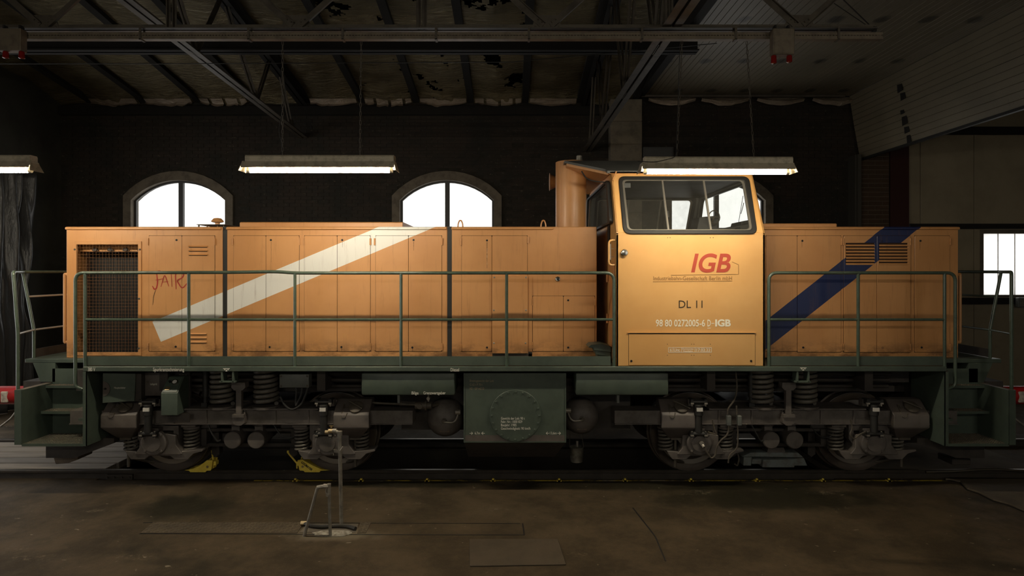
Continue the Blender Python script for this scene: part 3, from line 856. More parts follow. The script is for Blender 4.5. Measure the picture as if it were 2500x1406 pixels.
def truss(xx, label, zf, zn):
    t = thing('roof_truss', label, 'truss', (xx, WY, zf))
    def bar(nm, a, b, w=.07, mt='steel_dark'):
        m = M(); angle_bar(m, (xx, *a), (xx, *b), w); part(nm, m, mm[mt], t, 0)
    zl = lambda y: zf+(zn-zf)*(WY-y)/9
    bar('bottom_chord', (WY-.02, zl(WY)), (-4, zl(-4)), .085)
    bar('top_chord', (WY-.02, roof_z(WY)-.14), (-4, roof_z(-4)-.10), .085, 'steel_black')
    for a, b in ((4.2, 3.6), (2.4, 3.0), (2.4, 1.2), (.2, 1.0), (.2, -.9), (-1.8, -.9), (-1.8, -2.9)):
        bar('web_bar', (a, zl(a)), (b, roof_z(b)-.12), .032, 'steel_dark')
    for a in (4.2, 2.4, .2, -1.8):
        m = M(); m.plate([(a-.16, zl(a)), (a+.16, zl(a)), (a+.12, zl(a)+.2), (a-.12, zl(a)+.2)], [], lambda u, v, w: (xx+w-.005, u, v), .01); part('gusset_plate', m, mm['steel_dark'], t, 0)
truss(X(742, WY), 'left cross truss sloping down to the wall behind the middle lamp', Z(338, WY), 5.86)
truss(1.62, 'right cross truss meeting the wall beside the block pilaster', Z(372, WY), 5.02)

# lattice girder parallel to the track
LY = -2.46                                     # plane of lattice girder, tray and lamps
lg = thing('lattice_girder', 'riveted steel lattice girder spanning above the lamps', 'girder', (X(1030, LY), LY, Z(72, LY)))
x0, x1 = -6.4, X(2136, LY); zc = Z(74, LY)
m = M(); m.box(x0, x1, LY-.07, LY-.005, zc, zc+.008); m.box(x0, x1, LY-.012, LY-.005, zc, zc+.055); m.box(x0, x1, LY+.005, LY+.07, zc, zc+.008); m.box(x0, x1, LY+.005, LY+.012, zc, zc+.055)
part('bottom_chord', m, mm['steel_dark'], lg, 0)
ZT = 6.15
m = M(); m.box(x0, x1, LY-.07, LY-.005, ZT, ZT+.008); m.box(x0, x1, LY+.005, LY+.07, ZT, ZT+.008); m.box(x0, x1, LY-.012, LY+.012, ZT, ZT+.06); part('top_chord', m, mm['steel_dark'], lg, 0)
nodes_x = [X(p, LY) for p in (110, 725, 1335, 1950)]
for nx_ in nodes_x:
    m = M(); m.plate([(nx_-.16, zc+.008), (nx_+.16, zc+.008), (nx_+.11, zc+.15), (nx_-.11, zc+.15)], [], lambda u, v, w: (u, LY-.016+w, v), .01)
    gp = part('gusset_plate', m, mm['steel_dark'], lg, 0)
    m = M()
    for u, v in ((-.12, .03), (-.04, .03), (.04, .03), (.12, .03), (-.09, .10), (-.05, .075), (.05, .075), (.09, .10)):
        m.lathe([(.0095, 0), (.0085, -.006), (.004, -.010)], (nx_+u, LY-.030 if v > .05 else LY-.018, zc+v), 'y', 8)
    part('rivet', m, mm['steel_dark'], gp)
    for s in (-1, 1):
        if nx_ > 3 and s > 0: continue
        m = M(); a = Vector((nx_+s*.04, LY-.022, zc+.04)); b = Vector((nx_+s*1.27, LY-.022, ZT+.02))
        d = (b-a).normalized(); u = Vector((0, 1, 0)).cross(d)
        for off, hw, hd in ((0, .032, .004), (.032, .004, .03)):
            c = [[e+u*(off-hw)+Vector((0, -.0, 0)), e+u*(off+hw), e+u*(off+hw)+Vector((0, -hd, 0)), e+u*(off-hw)+Vector((0, -hd, 0))] for e in (a, b)]
            m.loft(c[0], c[1])
        part('diagonal', m, mm['steel_dark'], lg, 0)
for p in (420, 1030, 1630):
    m = M(); xx = X(p, LY)
    for s in (-1, 1): m.box(xx+s*.03-.004, xx+s*.03+.004, LY-.05, LY-.012, zc, ZT); m.box(xx+s*.03-.025, xx+s*.03+.025, LY-.016, LY-.012, zc, ZT)
    part('vertical', m, mm['steel_dark'], lg, 0)
m = M(); m.box(X(1640, LY), X(2136, LY), LY-.02, LY+.02, zc+.01, zc+.03); part('end_bar', m, mm['steel_black'], lg, 0)
m = M(); m.tube([P(2132, 70, LY), (X(2000, LY), LY+.01, Z(-60, LY))], .006, 6); m.tube([P(2128, 70, LY), (X(1960, LY), LY-.02, Z(-40, LY))], .004, 6); part('stay_wire', m, mm['steel_black'], lg)
m = M(); m.box(X(2130, LY), X(2138, LY), LY-.02, LY+.02, Z(78, LY), Z(66, LY)); part('end_plate', m, mm['steel_black'], lg, 0)

# perforated cable tray hung below the girder
tr = thing('cable_tray', 'long perforated steel cable tray carrying the lamp chains', 'cable tray', (X(1100, LY), LY, Z(99, LY)))
tx0, tx1 = X(-60, LY), X(2148, LY); tz0, tz1 = Z(99.5, LY), Z(83.5, LY)
m = M(); TY = LY-.05
ns = 300; st = (tx1-tx0)/ns
m.box(tx0, tx1, TY-.004, TY, tz0, tz0+.032); m.box(tx0, tx1, TY-.004, TY, tz0+.040, tz1)
for i in range(ns): m.box(tx0+i*st, tx0+i*st+st*.45, TY-.004, TY, tz0+.032, tz0+.040)
m.box(tx0, tx1, TY, TY+.06, tz0-.003, tz0+.001); m.box(tx0, tx1, TY+.056, TY+.06, tz0, tz1); m.box(tx0, tx1, TY-.012, TY-.004, tz0-.003, tz0+.003)
part('tray_channel', m, mm['tray_steel'], tr, 0)
for p in (350, 612, 840, 1066, 1291, 1565, 1792, 2041):
    m = M(); xx = X(p, LY); m.box(xx-.011, xx+.011, TY-.012, TY-.004, tz0-.006, zc+.02); m.box(xx-.011, xx+.011, TY-.012, TY+.07, tz0-.010, tz0-.004); m.box(xx-.011, xx+.011, TY+.06, TY+.068, tz0-.006, zc+.02)
    part('hanger', m, mm['steel_dark'], tr, 0)
m = M()
for k in range(3):
    m.tube([(tx0+i*.3, TY+.015+k*.014+.002*math.sin(i*1.3+k), tz0+.02+.012*math.sin(i*.7+k*2)) for i in range(int((tx1-tx0)/.3))], .008, 6)
part('cable', m, mm['rubber'], tr)
# loose cable strung through the hall
m = M(); m.tube([(XL, .0, Z(156, 0)), (-5, .0, Z(154, 0)-.01), (0, .2, Z(140, 0)), (X(1750, .3), .3, Z(106, .3))], .006, 6)
tag(part('strung_cable', m, mm['rubber'], None), 'thin dark cable strung across under the roof insulation', 'cable')

# ------------------------------------------------------------------ open overhead sectional door on the right
sd = thing('sectional_door', 'open pale sectional overhead door, its panels folded under the roof', 'door', (7.35, 0, 5.0), kind='structure')
sd.name = 'door_1'; ORG['door_1'] = ORG.pop('sectional_door')
ZD = 6.38; DY0, DY1 = -6.5, WY-.12
def section(nm, u0, u1, fr):
    prof = [(u0+.004, .02), (u0+.004, 0)]
    n = 6; w = (u1-u0-.008)/n
    for i in range(n):
        a = u0+.004+i*w
        if i: prof += [(a-.006, 0), (a, .010), (a+.006, 0)]
    prof += [(u1-.004, 0), (u1-.004, .02)]
    m = M(); m.strip(prof, lambda u, v: fr(u, v, DY0), lambda u, v: fr(u, v, DY1))
    m.strip([(u0+.004, .045), (u1-.004, .045)], lambda u, v: fr(u, v, DY0), lambda u, v: fr(u, v, DY1))
    return part(nm, m, mm['door_panel'], sd, 30)
xs = 2.85
edges = [2.85] + [3.52+.70*k for k in range(6)]
for a, b in zip(edges[:-1], edges[1:]): section('door_section', a, b, lambda u, v, y: (u, y, ZD+v))
xt, zt = 7.02, ZD; tilt = [(7.02, ZD), (7.33, ZD-.03), (7.43, Z(311, WY)), (7.56, Z(391, WY))]
for (ax, az), (bx, bz) in zip(tilt[:-1], tilt[1:]):
    L = math.hypot(bx-ax, bz-az); ux, uz = (bx-ax)/L, (bz-az)/L
    section('door_section', 0, L, lambda u, v, y: (ax+ux*u-uz*v, y, az+uz*u+ux*v))
m = M(); m.box(7.53, 7.60, DY0, DY1, Z(391, WY)-.035, Z(391, WY)+.01); part('rubber_seal', m, mm['rubber'], sd, 0)
m = M(); m.box(2.80, 7.2, WY-.20, WY-.12, ZD-.06, ZD-.02); m.box(2.80, 7.2, WY-.13, WY-.12, ZD-.06, ZD+.06); part('track_rail', m, mm['steel_dark'], sd, 0)
m = M(); m.box(2.72, 2.86, DY0, WY-.06, ZD-.05, ZD+.10); part('end_stile', m, mm['steel_black'], sd, 0)
# dark blanked-out patches on the panel (torn skin)
for (p, q, w, h) in ((2196, 214, 13, 20), (2200, 234, 12, 18), (2208, 273, 9, 10), (2210, 292, 13, 24), (2211, 316, 12, 16), (2212, 338, 10, 20)):
    yb = 1560*7.45/(p-CX)-CD
    xx = 7.36 if q < 240 else 7.48
    d = F*xx/(p-CX); yy = d-CD; zz = CZ-(q-CY)*d/F
    if q > 260:
        f = (zz-tilt[3][1])/(tilt[2][1]-tilt[3][1]); xx = tilt[3][0]+(tilt[2][0]-tilt[3][0])*f
    else:
        f = (zz-tilt[2][1])/(tilt[1][1]-tilt[2][1]); xx = tilt[2][0]+(tilt[1][0]-tilt[2][0])*f
    s_ = d/F; m = M(); m.plate([(yy-w*s_*.9, zz-h*s_*.45), (yy+w*s_*.7, zz-h*s_*.55), (yy+w*s_*.9, zz+h*s_*.5), (yy-w*s_*.6, zz+h*s_*.4)], [], lambda u, v, w_: (xx-.012+w_, u, v), .006)
    part('torn_patch', m, mm['steel_black'], sd, 0)

# ------------------------------------------------------------------ hanging fluorescent lamps
def lamp_proto():
    root = thing('fluorescent_lamp', '', 'lamp', (0, 0, 0), 'hanging fluorescent lamps')
    hl = .775
    m = M(); m.prismx([(-.055, .075), (-.055, .135), (-.045, .150), (.045, .150), (.055, .135), (.055, .075)], -hl+.03, hl-.01); part('housing', m, mm['lamp_metal'], root, 30)
    m = M()
    for s in (-1, 1):
        m.loft([(-hl, s*.05, .078), (-hl, s*.085, .018), (-hl, s*.092, .018), (-hl, s*.056, .085)], [(hl, s*.05, .078), (hl, s*.085, .018), (hl, s*.092, .018), (hl, s*.056, .085)])
    part('reflector', m, mm['lamp_metal'], root, 0)
    m = M(); m.box(-hl, hl, -.05, .05, .076, .080); part('reflector_plate', m, mm['lamp_white'], root, 0)
    for s in (-1, 1):
        m = M(); m.loft([(s*(hl-.012), -.05, .09), (s*(hl-.012), .05, .09), (s*(hl-.004), .05, .09), (s*(hl-.004), -.05, .09)], [(s*(hl+.018), -.095, -.012), (s*(hl+.018), .095, -.012), (s*(hl+.026), .095, -.012), (s*(hl+.026), -.095, -.012)]); part('end_plate', m, mm['lamp_metal'], root, 0)
        for ty in (0,):
            m = M(); m.box(s*(hl-.045)-.012, s*(hl-.045)+.012, ty-.014, ty+.014, -.020, .045); m.cyl((s*(hl-.045), ty, -.004), .0225, -.016, .016, 'x', 12); part('lamp_holder', m, mm['lamp_cap'], root, 30, .002)
    for ty in (0,):
        m = M(); m.cyl((0, ty, -.004), .019, -hl+.06, hl-.06, 'x', 12); part('tube', m, mm['tube_lit'], root)
    return root
def chain(root, top, bot):
    top, bot = Vector(top), Vector(bot); L = (top-bot).length; d = (top-bot).normalized(); n = int(L/.045); m = M()
    for i in range(n):
        c = bot+d*(i+.5)*L/n; s = Vector((1, 0, 0)) if i % 2 else Vector((0, 1, 0))
        hl_, hw = L/n*.62, .009
        pts = [c+d*hl_*math.sin(a)+s*hw*math.cos(a) for a in [2*PI*k/10 for k in range(10)]]
        m.tube(pts, .0032, 5, True)
    return part('chain', m, mm['steel_dark'], root)
LZ = Z(417, LY)+.004
lamp0 = lamp_proto()
def place_lamp(x, y, z, label, first=False):
    o = lamp0 if first else copy_tree(lamp0)
    o.location = (x, y, z); o['label'] = label; ORG[o.name] = (x, y, z)
    return o
lm = copy_tree(lamp0); lm.location = (X(781, LY), LY, LZ); lm['label'] = 'lit fluorescent lamp on chains above the engine hood, middle of the picture'; ORG[lm.name] = tuple(lm.location)
rm = copy_tree(lamp0); rm.location = (X(1749, LY), LY, Z(421, LY)+.004); rm['label'] = 'lit fluorescent lamp hanging right in front of the cab window'; ORG[rm.name] = tuple(rm.location); rm.rotation_euler = (0, 0, .012)
bk1 = copy_tree(lamp0); bk2 = copy_tree(lamp0); bk3 = copy_tree(lamp0)
place_lamp(X(-100, LY), LY, LZ, 'lit fluorescent lamp cut off by the left edge of the picture', True)
chain(lm, (X(690, LY), LY, tz0), (X(690, LY), LY, LZ+.15)); chain(lm, (X(882, LY), LY, tz0), (X(879, LY), LY, LZ+.15))
chain(rm, (X(1665, LY), LY, tz0), (X(1652, LY), LY, LZ+.13)); chain(rm, (X(1823, LY), LY, tz0), (X(1841, LY), LY, LZ+.13))
chain(lamp0, (X(-190, LY), LY, tz0), (X(-190, LY), LY, LZ+.15)); chain(lamp0, (X(-10, LY), LY, tz0), (X(-10, LY), LY, LZ+.15))
m = M(); m.tube(fillet([P(690, 150, LY+.02), P(697, 230, LY+.02), P(680, 320, LY+.02), P(688, 350, LY+.02), P(690, 372, LY+.02), P(660, 382, LY+.02)], .05), .0035, 6); part('supply_cable', m, mm['rubber'], lm)
m = M(); m.tube(fillet([P(1660, 100, LY+.02), P(1655, 250, LY+.02), P(1650, 384, LY-.06), P(1600, 396, LY-.07), P(1556, 394, LY-.07)], .05), .0035, 6); part('supply_cable', m, mm['rubber'], rm)
# unseen row of the same lamps, added behind the viewer for frontal fill
for o, xx in ((bk1, -4.8), (bk2, 1.0), (bk3, 6.6)):
    o.location = (xx, -10.6, 4.3); ORG[o.name] = tuple(o.location)
    chain(o, (xx-.4, -10.6, 6.5), (xx-.4, -10.6, 4.45)); chain(o, (xx+.4, -10.6, 6.5), (xx+.4, -10.6, 4.45))
    o['label'] = 'fluorescent fill lamp added in an unseen row behind the viewer, ' + {-4.8: 'leftmost', 1.0: 'middle', 6.6: 'rightmost'}[xx]

# warning light boxes with two red lamps
for p0, p1, q0, q1, lens, lab in ((-2, 57, 72, 126, ((14, 132), (53, 133)), 'grey box with two red warning lamps at the left end of the cable tray'),
                                  (1884, 1936, 72, 136, ((1889, 145), (1927, 142)), 'grey box with two red warning lamps on the right part of the cable tray')):
    yy = LY-.12
    w = thing('warning_light', lab, 'warning light', P((p0+p1)/2, q1, yy), 'red warning light boxes')
    m = M(); m.box(X(p0, yy), X(p1, yy), yy-.04, yy+.055, Z(q1, yy), Z(q0, yy)); part('box', m, mm['tray_steel'], w, 30, .006)
    m = M(); m.box(X(p0+3, yy), X(p1-3, yy), yy-.044, yy-.04, Z(q1-3, yy), Z(q0+16, yy)); part('cover', m, mm['tray_steel'], w, 30, .002)
    for pb in (p0+10, p1-10):
        m = M(); m.box(X(pb-2, yy), X(pb+2, yy), yy, yy+.06, Z(q0, yy), zc+.01); part('bracket', m, mm['steel_black'], w, 0)
    for a, b in lens:
        m = M(); m.lathe([(.022, Z(q1, yy)), (.026, Z(q1, yy)-.005), (.028, Z(b+9, yy)), (.018, Z(b+9, yy)-.006)], (X(a, yy), yy, 0), 'z', 16); part('red_lens', m, mm['red_lens'], w)
# ================================================================== THE LOCOMOTIVE
loco = thing('locomotive', 'orange and green diesel shunting locomotive with centre cab and walkway railings', 'locomotive', (0, 0, 0))
SY = -1.50                    # plane of the sill
DK = 1.44                     # deck level
XS0, XS1 = X(202, SY), X(2312, SY)
XE0, XE1 = -6.10, 6.13        # ends of the deck
# deck and underframe
m = M()
m.box(XS0, XS1, SY, -SY, Z(907, SY), DK)
dk = part('deck', m, mm['green'], loco, 30, .006)
for s, xa, xb in ((-1, XE0, XS0), (1, XS1, XE1)):
    m = M(); m.box(xa, xb, -1.0, 1.0, Z(886, -1.0), Z(877, -1.0)+.004); part('end_platform', m, mm['green'], dk, 30, .006)
m = M(); m.box(-6.0, 6.0, -.62, -.42, .98, DK-.07); m.box(-6.0, 6.0, .42, .62, .98, DK-.07); m.box(-1.4, 1.5, -.9, .9, .55, DK-.07)
for x in (-5.2, -4.2, -2.3, -1.4, 1.5, 2.4, 4.3, 5.2): m.box(x-.05, x+.05, -1.3, 1.3, 1.12, DK-.07)
m.box(-5.0, 5.0, -.95, -.90, 1.16, 1.30)
part('frame_girder', m, mm['under_dark'], dk, 0)
# cable ducts under the sill
m = M()
for z_, yy in ((1.20, -1.02), (1.12, -1.0), (1.28, -1.06)): m.tube([(XS0+.4, yy, z_), (-1.2, yy, z_)], .022, 8); m.tube([(1.4, yy, z_), (XS1-.4, yy, z_)], .022, 8)
m.box(XS0+.3, XS1-.3, -.97, -.93, 1.05, 1.12)
part('pipe_run', m, mm['under_dark'], dk)
letters('380 V', 215, 233, 897, 906, SY, mm['white_letter'], dk)
letters('Spurkranzschmierung', 374, 450, 897.5, 906, SY, mm['white_letter'], dk)
letters('Diesel', 1100, 1121, 898.5, 906.5, SY, mm['white_letter'], dk)
for p, q in ((553, 899), (1961, 897)):
    m = M(); m.box(X(p-8, SY), X(p+8, SY), SY-.003, SY, Z(q+1.8, SY), Z(q, SY))
    for s in (-4, 4): m.cyl((X(p+s, SY), SY, Z(q+3.3, SY)), .0075, -.003, 0, 'y', 10)
    m.prism([XZ(p-2.5, q+7.5, SY), XZ(p+2.5, q+7.5, SY), XZ(p, q+2.8, SY)], SY-.003, SY); part('jacking_symbol', m, mm['white_letter'], dk, 0)
    m = M(); y0 = SY+.01; x0, x1 = X(p-14, SY), X(p+16, SY); zt, zb = Z(907, SY), Z(934, SY)
    m.box(x0-.004, x0+.018, y0, y0+.12, zb, zt); m.box(x1-.018, x1+.004, y0, y0+.12, zb, zt); m.box(x0-.02, x1+.02, y0, y0+.12, zb-.004, zb+.016)
    part('jacking_bracket', m, mm['green'], dk, 30, .003)

# -------------------------------------------------- engine hood (long) and short hood
ZHB, ZHT = DK+.02, Z(553.5, HY)
def hood_box(m, p0, p1, qt=553.5, y0=HY, y1=-HY):
    m.box(X(p0, HY), X(p1, HY), y0, y1, ZHB, Z(qt, HY))
def lip(m, p0, p1):
    z = Z(557, HY)
    for s in (1, -1):
        m.prismx([(s*(HY), z-.022), (s*(HY-.018), z-.020), (s*(HY-.024), z-.004), (s*(HY-.018), z+.012), (s*HY, z+.018)], X(p0-1, HY), X(p1+1, HY))
OW, OB, OO = mm['orange_white_stripe'], mm['orange_blue_stripe'], mm['orange']
# first section has a real opening behind the wire grille
GX0, GX1, GZ0, GZ1 = X(188, HY), X(338, HY), Z(860, HY), Z(597, HY)
m = M()
xa, xb = X(162, HY), X(543, HY)
m.plate([(xa, ZHB), (xb, ZHB), (xb, ZHT), (xa, ZHT)], [[(GX0, GZ0), (GX1, GZ0), (GX1, GZ1), (GX0, GZ1)]], lambda u, v, w: (u, HY+w, v), .03)
m.plate([(xa, ZHB), (xb, ZHB), (xb, ZHT), (xa, ZHT)], [[(GX0, GZ0), (GX1, GZ0), (GX1, GZ1), (GX0, GZ1)]], lambda u, v, w: (u, -HY-.03+w, v), .03)
m.box(xa, xa+.03, HY+.03, -HY-.03, ZHB, ZHT); m.box(xb-.03, xb, HY+.03, -HY-.03, ZHB, ZHT); m.box(xa+.03, xb-.03, HY+.03, -HY-.03, ZHT-.03, ZHT)
lip(m, 162, 540)
hood = part('engine_hood', m, OW, loco, 30, .006)
m = M(); hood_box(m, 554, 1092); lip(m, 554, 1090); part('hood_section', m, OW, hood, 30, .008)
m = M(); hood_box(m, 1103, 1457); lip(m, 1103, 1350); part('hood_section', m, OO, hood, 30, .008)
for a, b in ((543, 554), (1092, 1103)):
    m = M(); m.box(X(a, HY), X(b, HY), HY+.012, -HY-.012, ZHB, ZHT+.004); part('joint_strip', m, mm['rubber'], hood, 0, label='black rubber joint strip')
# radiator core, lamps row and fan behind the grille
m = M(); m.box(GX0-.05, GX1+.05, HY+.30, HY+.36, ZHB+.02, GZ1-.09)
for i in range(26): m.box(GX0+i*.03, GX0+i*.03+.004, HY+.295, HY+.30, ZHB+.02, GZ1-.09)
part('radiator_core', m, mm['black'], hood, 0)
m = M(); m.box(GX0-.05, GX1+.05, HY+.13, HY+.15, GZ1-.085, GZ1+.03)
part('radiator_header', m, OO, hood, 0)
for p in (218, 256, 294, 330):
    m = M(); m.cyl((X(p, HY), HY+.13, GZ1-.055), .028, -.03, 0, 'y', 12); m.box(X(p, HY)-.04, X(p, HY)+.04, HY+.11, HY+.13, GZ1-.075, GZ1-.062); part('header_fitting', m, mm['under_dark'], hood, 30)
# frame and wire grille
m = M(); m.plate([XZ(181, 868, HY), XZ(346, 868, HY), XZ(346, 589, HY), XZ(181, 589, HY)], [[(GX0, GZ0), (GX1, GZ0), (GX1, GZ1), (GX0, GZ1)]], lambda u, v, w: (u, HY-.012+w, v), .012)
part('grille_frame', m, OO, hood, 30, .003)
m = M()
nv, nh = 19, 33
for i in range(nv+1):
    x = GX0+(GX1-GX0)*i/nv; m.tube([(x, HY-.006, GZ0), (x, HY-.006, GZ1)], .0012, 4)
for i in range(nh+1):
    z = GZ0+(GZ1-GZ0)*i/nh; m.tube([(GX0, HY-.008, z), (GX1, HY-.008, z)], .0012, 4)
o = part('wire_grille', m, mm['grille_wire'], hood, 60); o['kind'] = 'stuff'
scr = M(); scr.lathe([(.0125, 0), (.0125, -.004), (.007, -.008)], (0, 0, 0), 'y', 10); scr = mesh('screw', scr, mm['steel_dark'], 30)
for p, q in ((184, 609), (343, 609), (341, 729), (340, 850), (184, 850)): link('screw', scr, hood, (X(p, HY), HY-.012, Z(q, HY)))

def door(par, p0, q0, p1, q1, material, proud=.008, cuts=None, r=.012):
    g = .45
    m = M(); out = rrect(X(p0+g, HY), Z(q1-.5, HY), X(p1-g, HY), Z(q0+.5, HY), r, 3)
    m.plate(out, cuts or [], lambda u, v, w: (u, HY-proud+w, v), proud)
    o = part('door', m, material, par, 30, .0025)
    gm = M(); gm.box(X(p0-.2, HY), X(p1+.2, HY), HY-.0012, HY, Z(q1+.35, HY), Z(q0-.35, HY)); part('door_gap', gm, mm['gap'], par, 0)
    return o
hinge = M(); hinge.cyl((0, 0, 0), .008, -.043, -.003, 'z', 8); hinge.cyl((0, 0, 0), .008, .003, .043, 'z', 8); hinge.box(-.016, .004, .002, .008, -.043, .043); hinge = mesh('hinge', hinge, OO, 30)
lock = M(); lock.lathe([(.013, 0), (.013, -.004), (.009, -.005), (.009, -.001)], (0, 0, 0), 'y', 12); lock = mesh('lock', lock, mm['black'], 30)
def hinges(par, p, qs): 
    for q in qs: link('hinge', hinge, par, (X(p, HY), HY-.012, Z(q, HY)))
def locks(par, ps):
    for p, q in ps: link('lock', lock, par, (X(p, HY), HY-.0085, Z(q, HY)))
def slot_louver(par, p0, p1, qs):
    for q in qs:
        m = M(); z = Z(q, HY); x0, x1 = X(p0, HY), X(p1, HY)
        m.loft([(x0, HY-.008, z+.014), (x0+.004, HY-.026, z-.004), (x0, HY-.008, z-.004)], [(x1, HY-.008, z+.014), (x1-.004, HY-.026, z-.004), (x1, HY-.008, z-.004)])
        part('louver', m, OO, par, 0)
        m = M(); m.box(x0+.006, x1-.006, HY-.0095, HY-.008, z-.013, z-.004); part('louver_slot', m, mm['black'], par, 0)
T, Bq = 575, 858
for a, b in ((364, 444.5), (444.5, 525), (570, 649.5), (649.5, 731), (743, 823.5), (823.5, 904.5), (917, 997.5), (997.5, 1079)): door(hood, a, T, b, Bq, OW)
for p in (363, 525, 569, 732, 742, 905.5, 916, 1080): hinges(hood, p, (590, 846))
locks(hood, ((432, 586), (430, 846), (662, 586), (659, 847), (836, 586), (834, 847), (1010, 586), (1007, 848), (1189, 587), (1189, 848), (1387, 733), (1387, 848)))
slot_louver(hood, 461, 508, (602, 612, 622)); slot_louver(hood, 465, 506, (815, 825, 835))
door(hood, 1127, T, 1201, Bq, OO); door(hood, 1201, T, 1288, Bq, OO, .006)
hinges(hood, 1126, (590, 848)); hinges(hood, 1289.5, (586,))
m = M(); m.prism(rrect(X(1201.5, HY), Z(862, HY), X(1289, HY), Z(673, HY), .006, 2), HY-.03, HY-.006); part('cover_plate', m, OO, hood, 30, .003)
for p, q in ((1207, 677), (1284, 677), (1206, 757), (1284, 757), (1206, 837), (1283, 837)): link('screw', mesh('screw', M().lathe([(.011, 0), (.011, -.004), (.005, -.008)], (0, 0, 0), 'y', 10), mm['galvanised'], 30), hood, (X(p, HY), HY-.03, Z(q, HY)))
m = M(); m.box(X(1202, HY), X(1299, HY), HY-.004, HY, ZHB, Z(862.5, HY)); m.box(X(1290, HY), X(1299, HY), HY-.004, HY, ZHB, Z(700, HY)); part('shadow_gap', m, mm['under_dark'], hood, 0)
m = M(); m.box(X(1290, HY), X(1299, HY), HY-.012, HY-.004, Z(858, HY), Z(676, HY)); part('edge_strip', m, OO, hood, 0)
door(hood, 1300, 722, 1375.5, Bq, OO); door(hood, 1375.5, 722, 1452, Bq, OO)
hinges(hood, 1299, (737, 843)); hinges(hood, 1453.5, (737, 843))
m = M(); m.lathe([(.032, 0), (.032, -.008), (.026, -.014), (.020, -.012)], (X(1362, HY), HY, Z(681, HY)), 'y', 20); part('round_badge', m, mm['chrome'], hood)
m = M(); m.lathe([(.017, -.012), (.017, -.0135)], (X(1362, HY), HY, Z(681, HY)), 'y', 16); part('badge_face', m, mm['rubber'], hood)
# graffiti tag, marker strokes
STROKE = [0.0]
def stroke(par, pts, w, material):
    m = M(); y = HY-.010
    pp = fillet([(X(p, y), y, Z(q, y)) for p, q in pts], .05, 4)
    pv = [Vector(q) for q in pp if True]; qv = [pv[0]]
    for v in pv[1:]:
        if (v-qv[-1]).length > .004: qv.append(v)
    for i, v in enumerate(qv):
        d = (qv[min(i+1, len(qv)-1)]-qv[max(i-1, 0)]).normalized(); n = Vector((d.z, 0, -d.x))*w*(1 if 0 < i < len(qv)-1 else .6)
        m.v += [tuple(v-n), tuple(v+n)]
    m.f = [(2*i, 2*i+1, 2*i+3, 2*i+2) for i in range(len(qv)-1)]
    STROKE[0] += .0002
    m.v = [(x_, y_-STROKE[0], z_) for x_, y_, z_ in m.v]
    return part('graffiti', m, material, par, 0, label='red scrawled marker tag')
for pts, w in (([(374, 668), (390, 660), (398, 668)], .007), ([(382, 664), (385, 690), (382, 704), (377, 707), (372, 698)], .008), ([(380, 684), (399, 680)], .006),
               ([(393, 700), (402, 668), (412, 699)], .006), ([(396, 689), (411, 687)], .005), ([(418, 667), (420, 700)], .006),
               ([(430, 706), (428, 668), (440, 663), (450, 670), (444, 679), (431, 684), (445, 706), (456, 692)], .007)):
    stroke(hood, pts, w, mm['red_marker'])
stroke(hood, [(380, 708), (375, 722), (373, 744)], .003, mm['dark_letter'])
for p, q0, q1, w in ((1189, 591, 655, .006), (1010, 590, 612, .004), (836, 590, 604, .003), (1007, 850, 858, .004), (834, 850, 858, .004), (662, 590, 640, .0025), (1958, 591, 604, .003), (2246, 591, 610, .003)):
    m = M(); y = HY-.0088; n_ = 10; pts = []
    L_ = [(X(p, y)+w*(.6+.7*noise.noise((p, i*.9, 1)))*(1-.5*i/n_), Z(q0+(q1-q0)*i/n_, y)) for i in range(n_+1)]
    R_ = [(X(p, y)-w*(.6+.7*noise.noise((p, i*.9, 7)))*(1-.5*i/n_), Z(q0+(q1-q0)*i/n_, y)) for i in range(n_+1)]
    m.prism(L_+R_[::-1], y, y+.0015); part('drip_stain', m, mm['drip'] if w > .005 else mm['gap'], hood if p < 1500 else loco, 0)
# roof fittings
m = M(); y0 = -.55; m.prismx([(y0, ZHT), (y0, Z(543.5, y0)), (y0+.03, Z(543.5, y0)+.012), (.52, Z(543.5, y0)+.012), (.55, Z(543.5, y0)), (.55, ZHT)], X(585, y0), X(983, y0)); part('roof_hatch', m, OO, hood, 30, .004)
m = M(); m.box(X(498, -.55), X(566, -.55), -.75, .2, ZHT+.035, ZHT+.043)
for p in (500, 520, 545, 560): m.box(X(p, -.55)-.006, X(p, -.55)+.006, -.72, -.70, ZHT, ZHT+.036); m.box(X(p, -.55)-.006, X(p, -.55)+.006, .16, .18, ZHT, ZHT+.036)
part('fan_guard', m, mm['steel_dark'], hood, 0)
m = M(); m.lathe([(.03, .043), (.03, .075), (.075, .085), (.078, .10), (.055, .125), (.045, .135), (.01, .14)], (X(531, -.55), -.55, ZHT), 'z', 20); part('vent_cap', m, OO, hood)
for p in (1124, 1326.5):
    m = M(); x = X(p, -.7); z0 = ZHT; pts = [(x-.032, -.7, z0), (x-.030, -.7, z0+.05), (x-.012, -.7, z0+.095), (x+.012, -.7, z0+.095), (x+.030, -.7, z0+.05), (x+.032, -.7, z0)]
    m.tube(fillet(pts, .03), .009, 8); m.box(x-.045, x+.045, -.72, -.68, z0, z0+.012); part('lifting_eye', m, OO, hood)
# end face of the hood: grab rail
def grab(par, sgn):
    xe = X(162, HY) if sgn < 0 else X(2340, HY)
    m = M(); x = xe+sgn*.055
    z0, z1 = Z(838, HY), Z(668, HY)
    m.tube(fillet([(xe, HY+.05, z1-.02), (x, HY+.05, z1), (x, HY+.05, z1-.05), (x, HY+.05, z0+.05), (x, HY+.05, z0), (xe, HY+.05, z0+.02)], .04), .019, 10)
    part('grab_rail', m, OO, par)
grab(hood, -1)

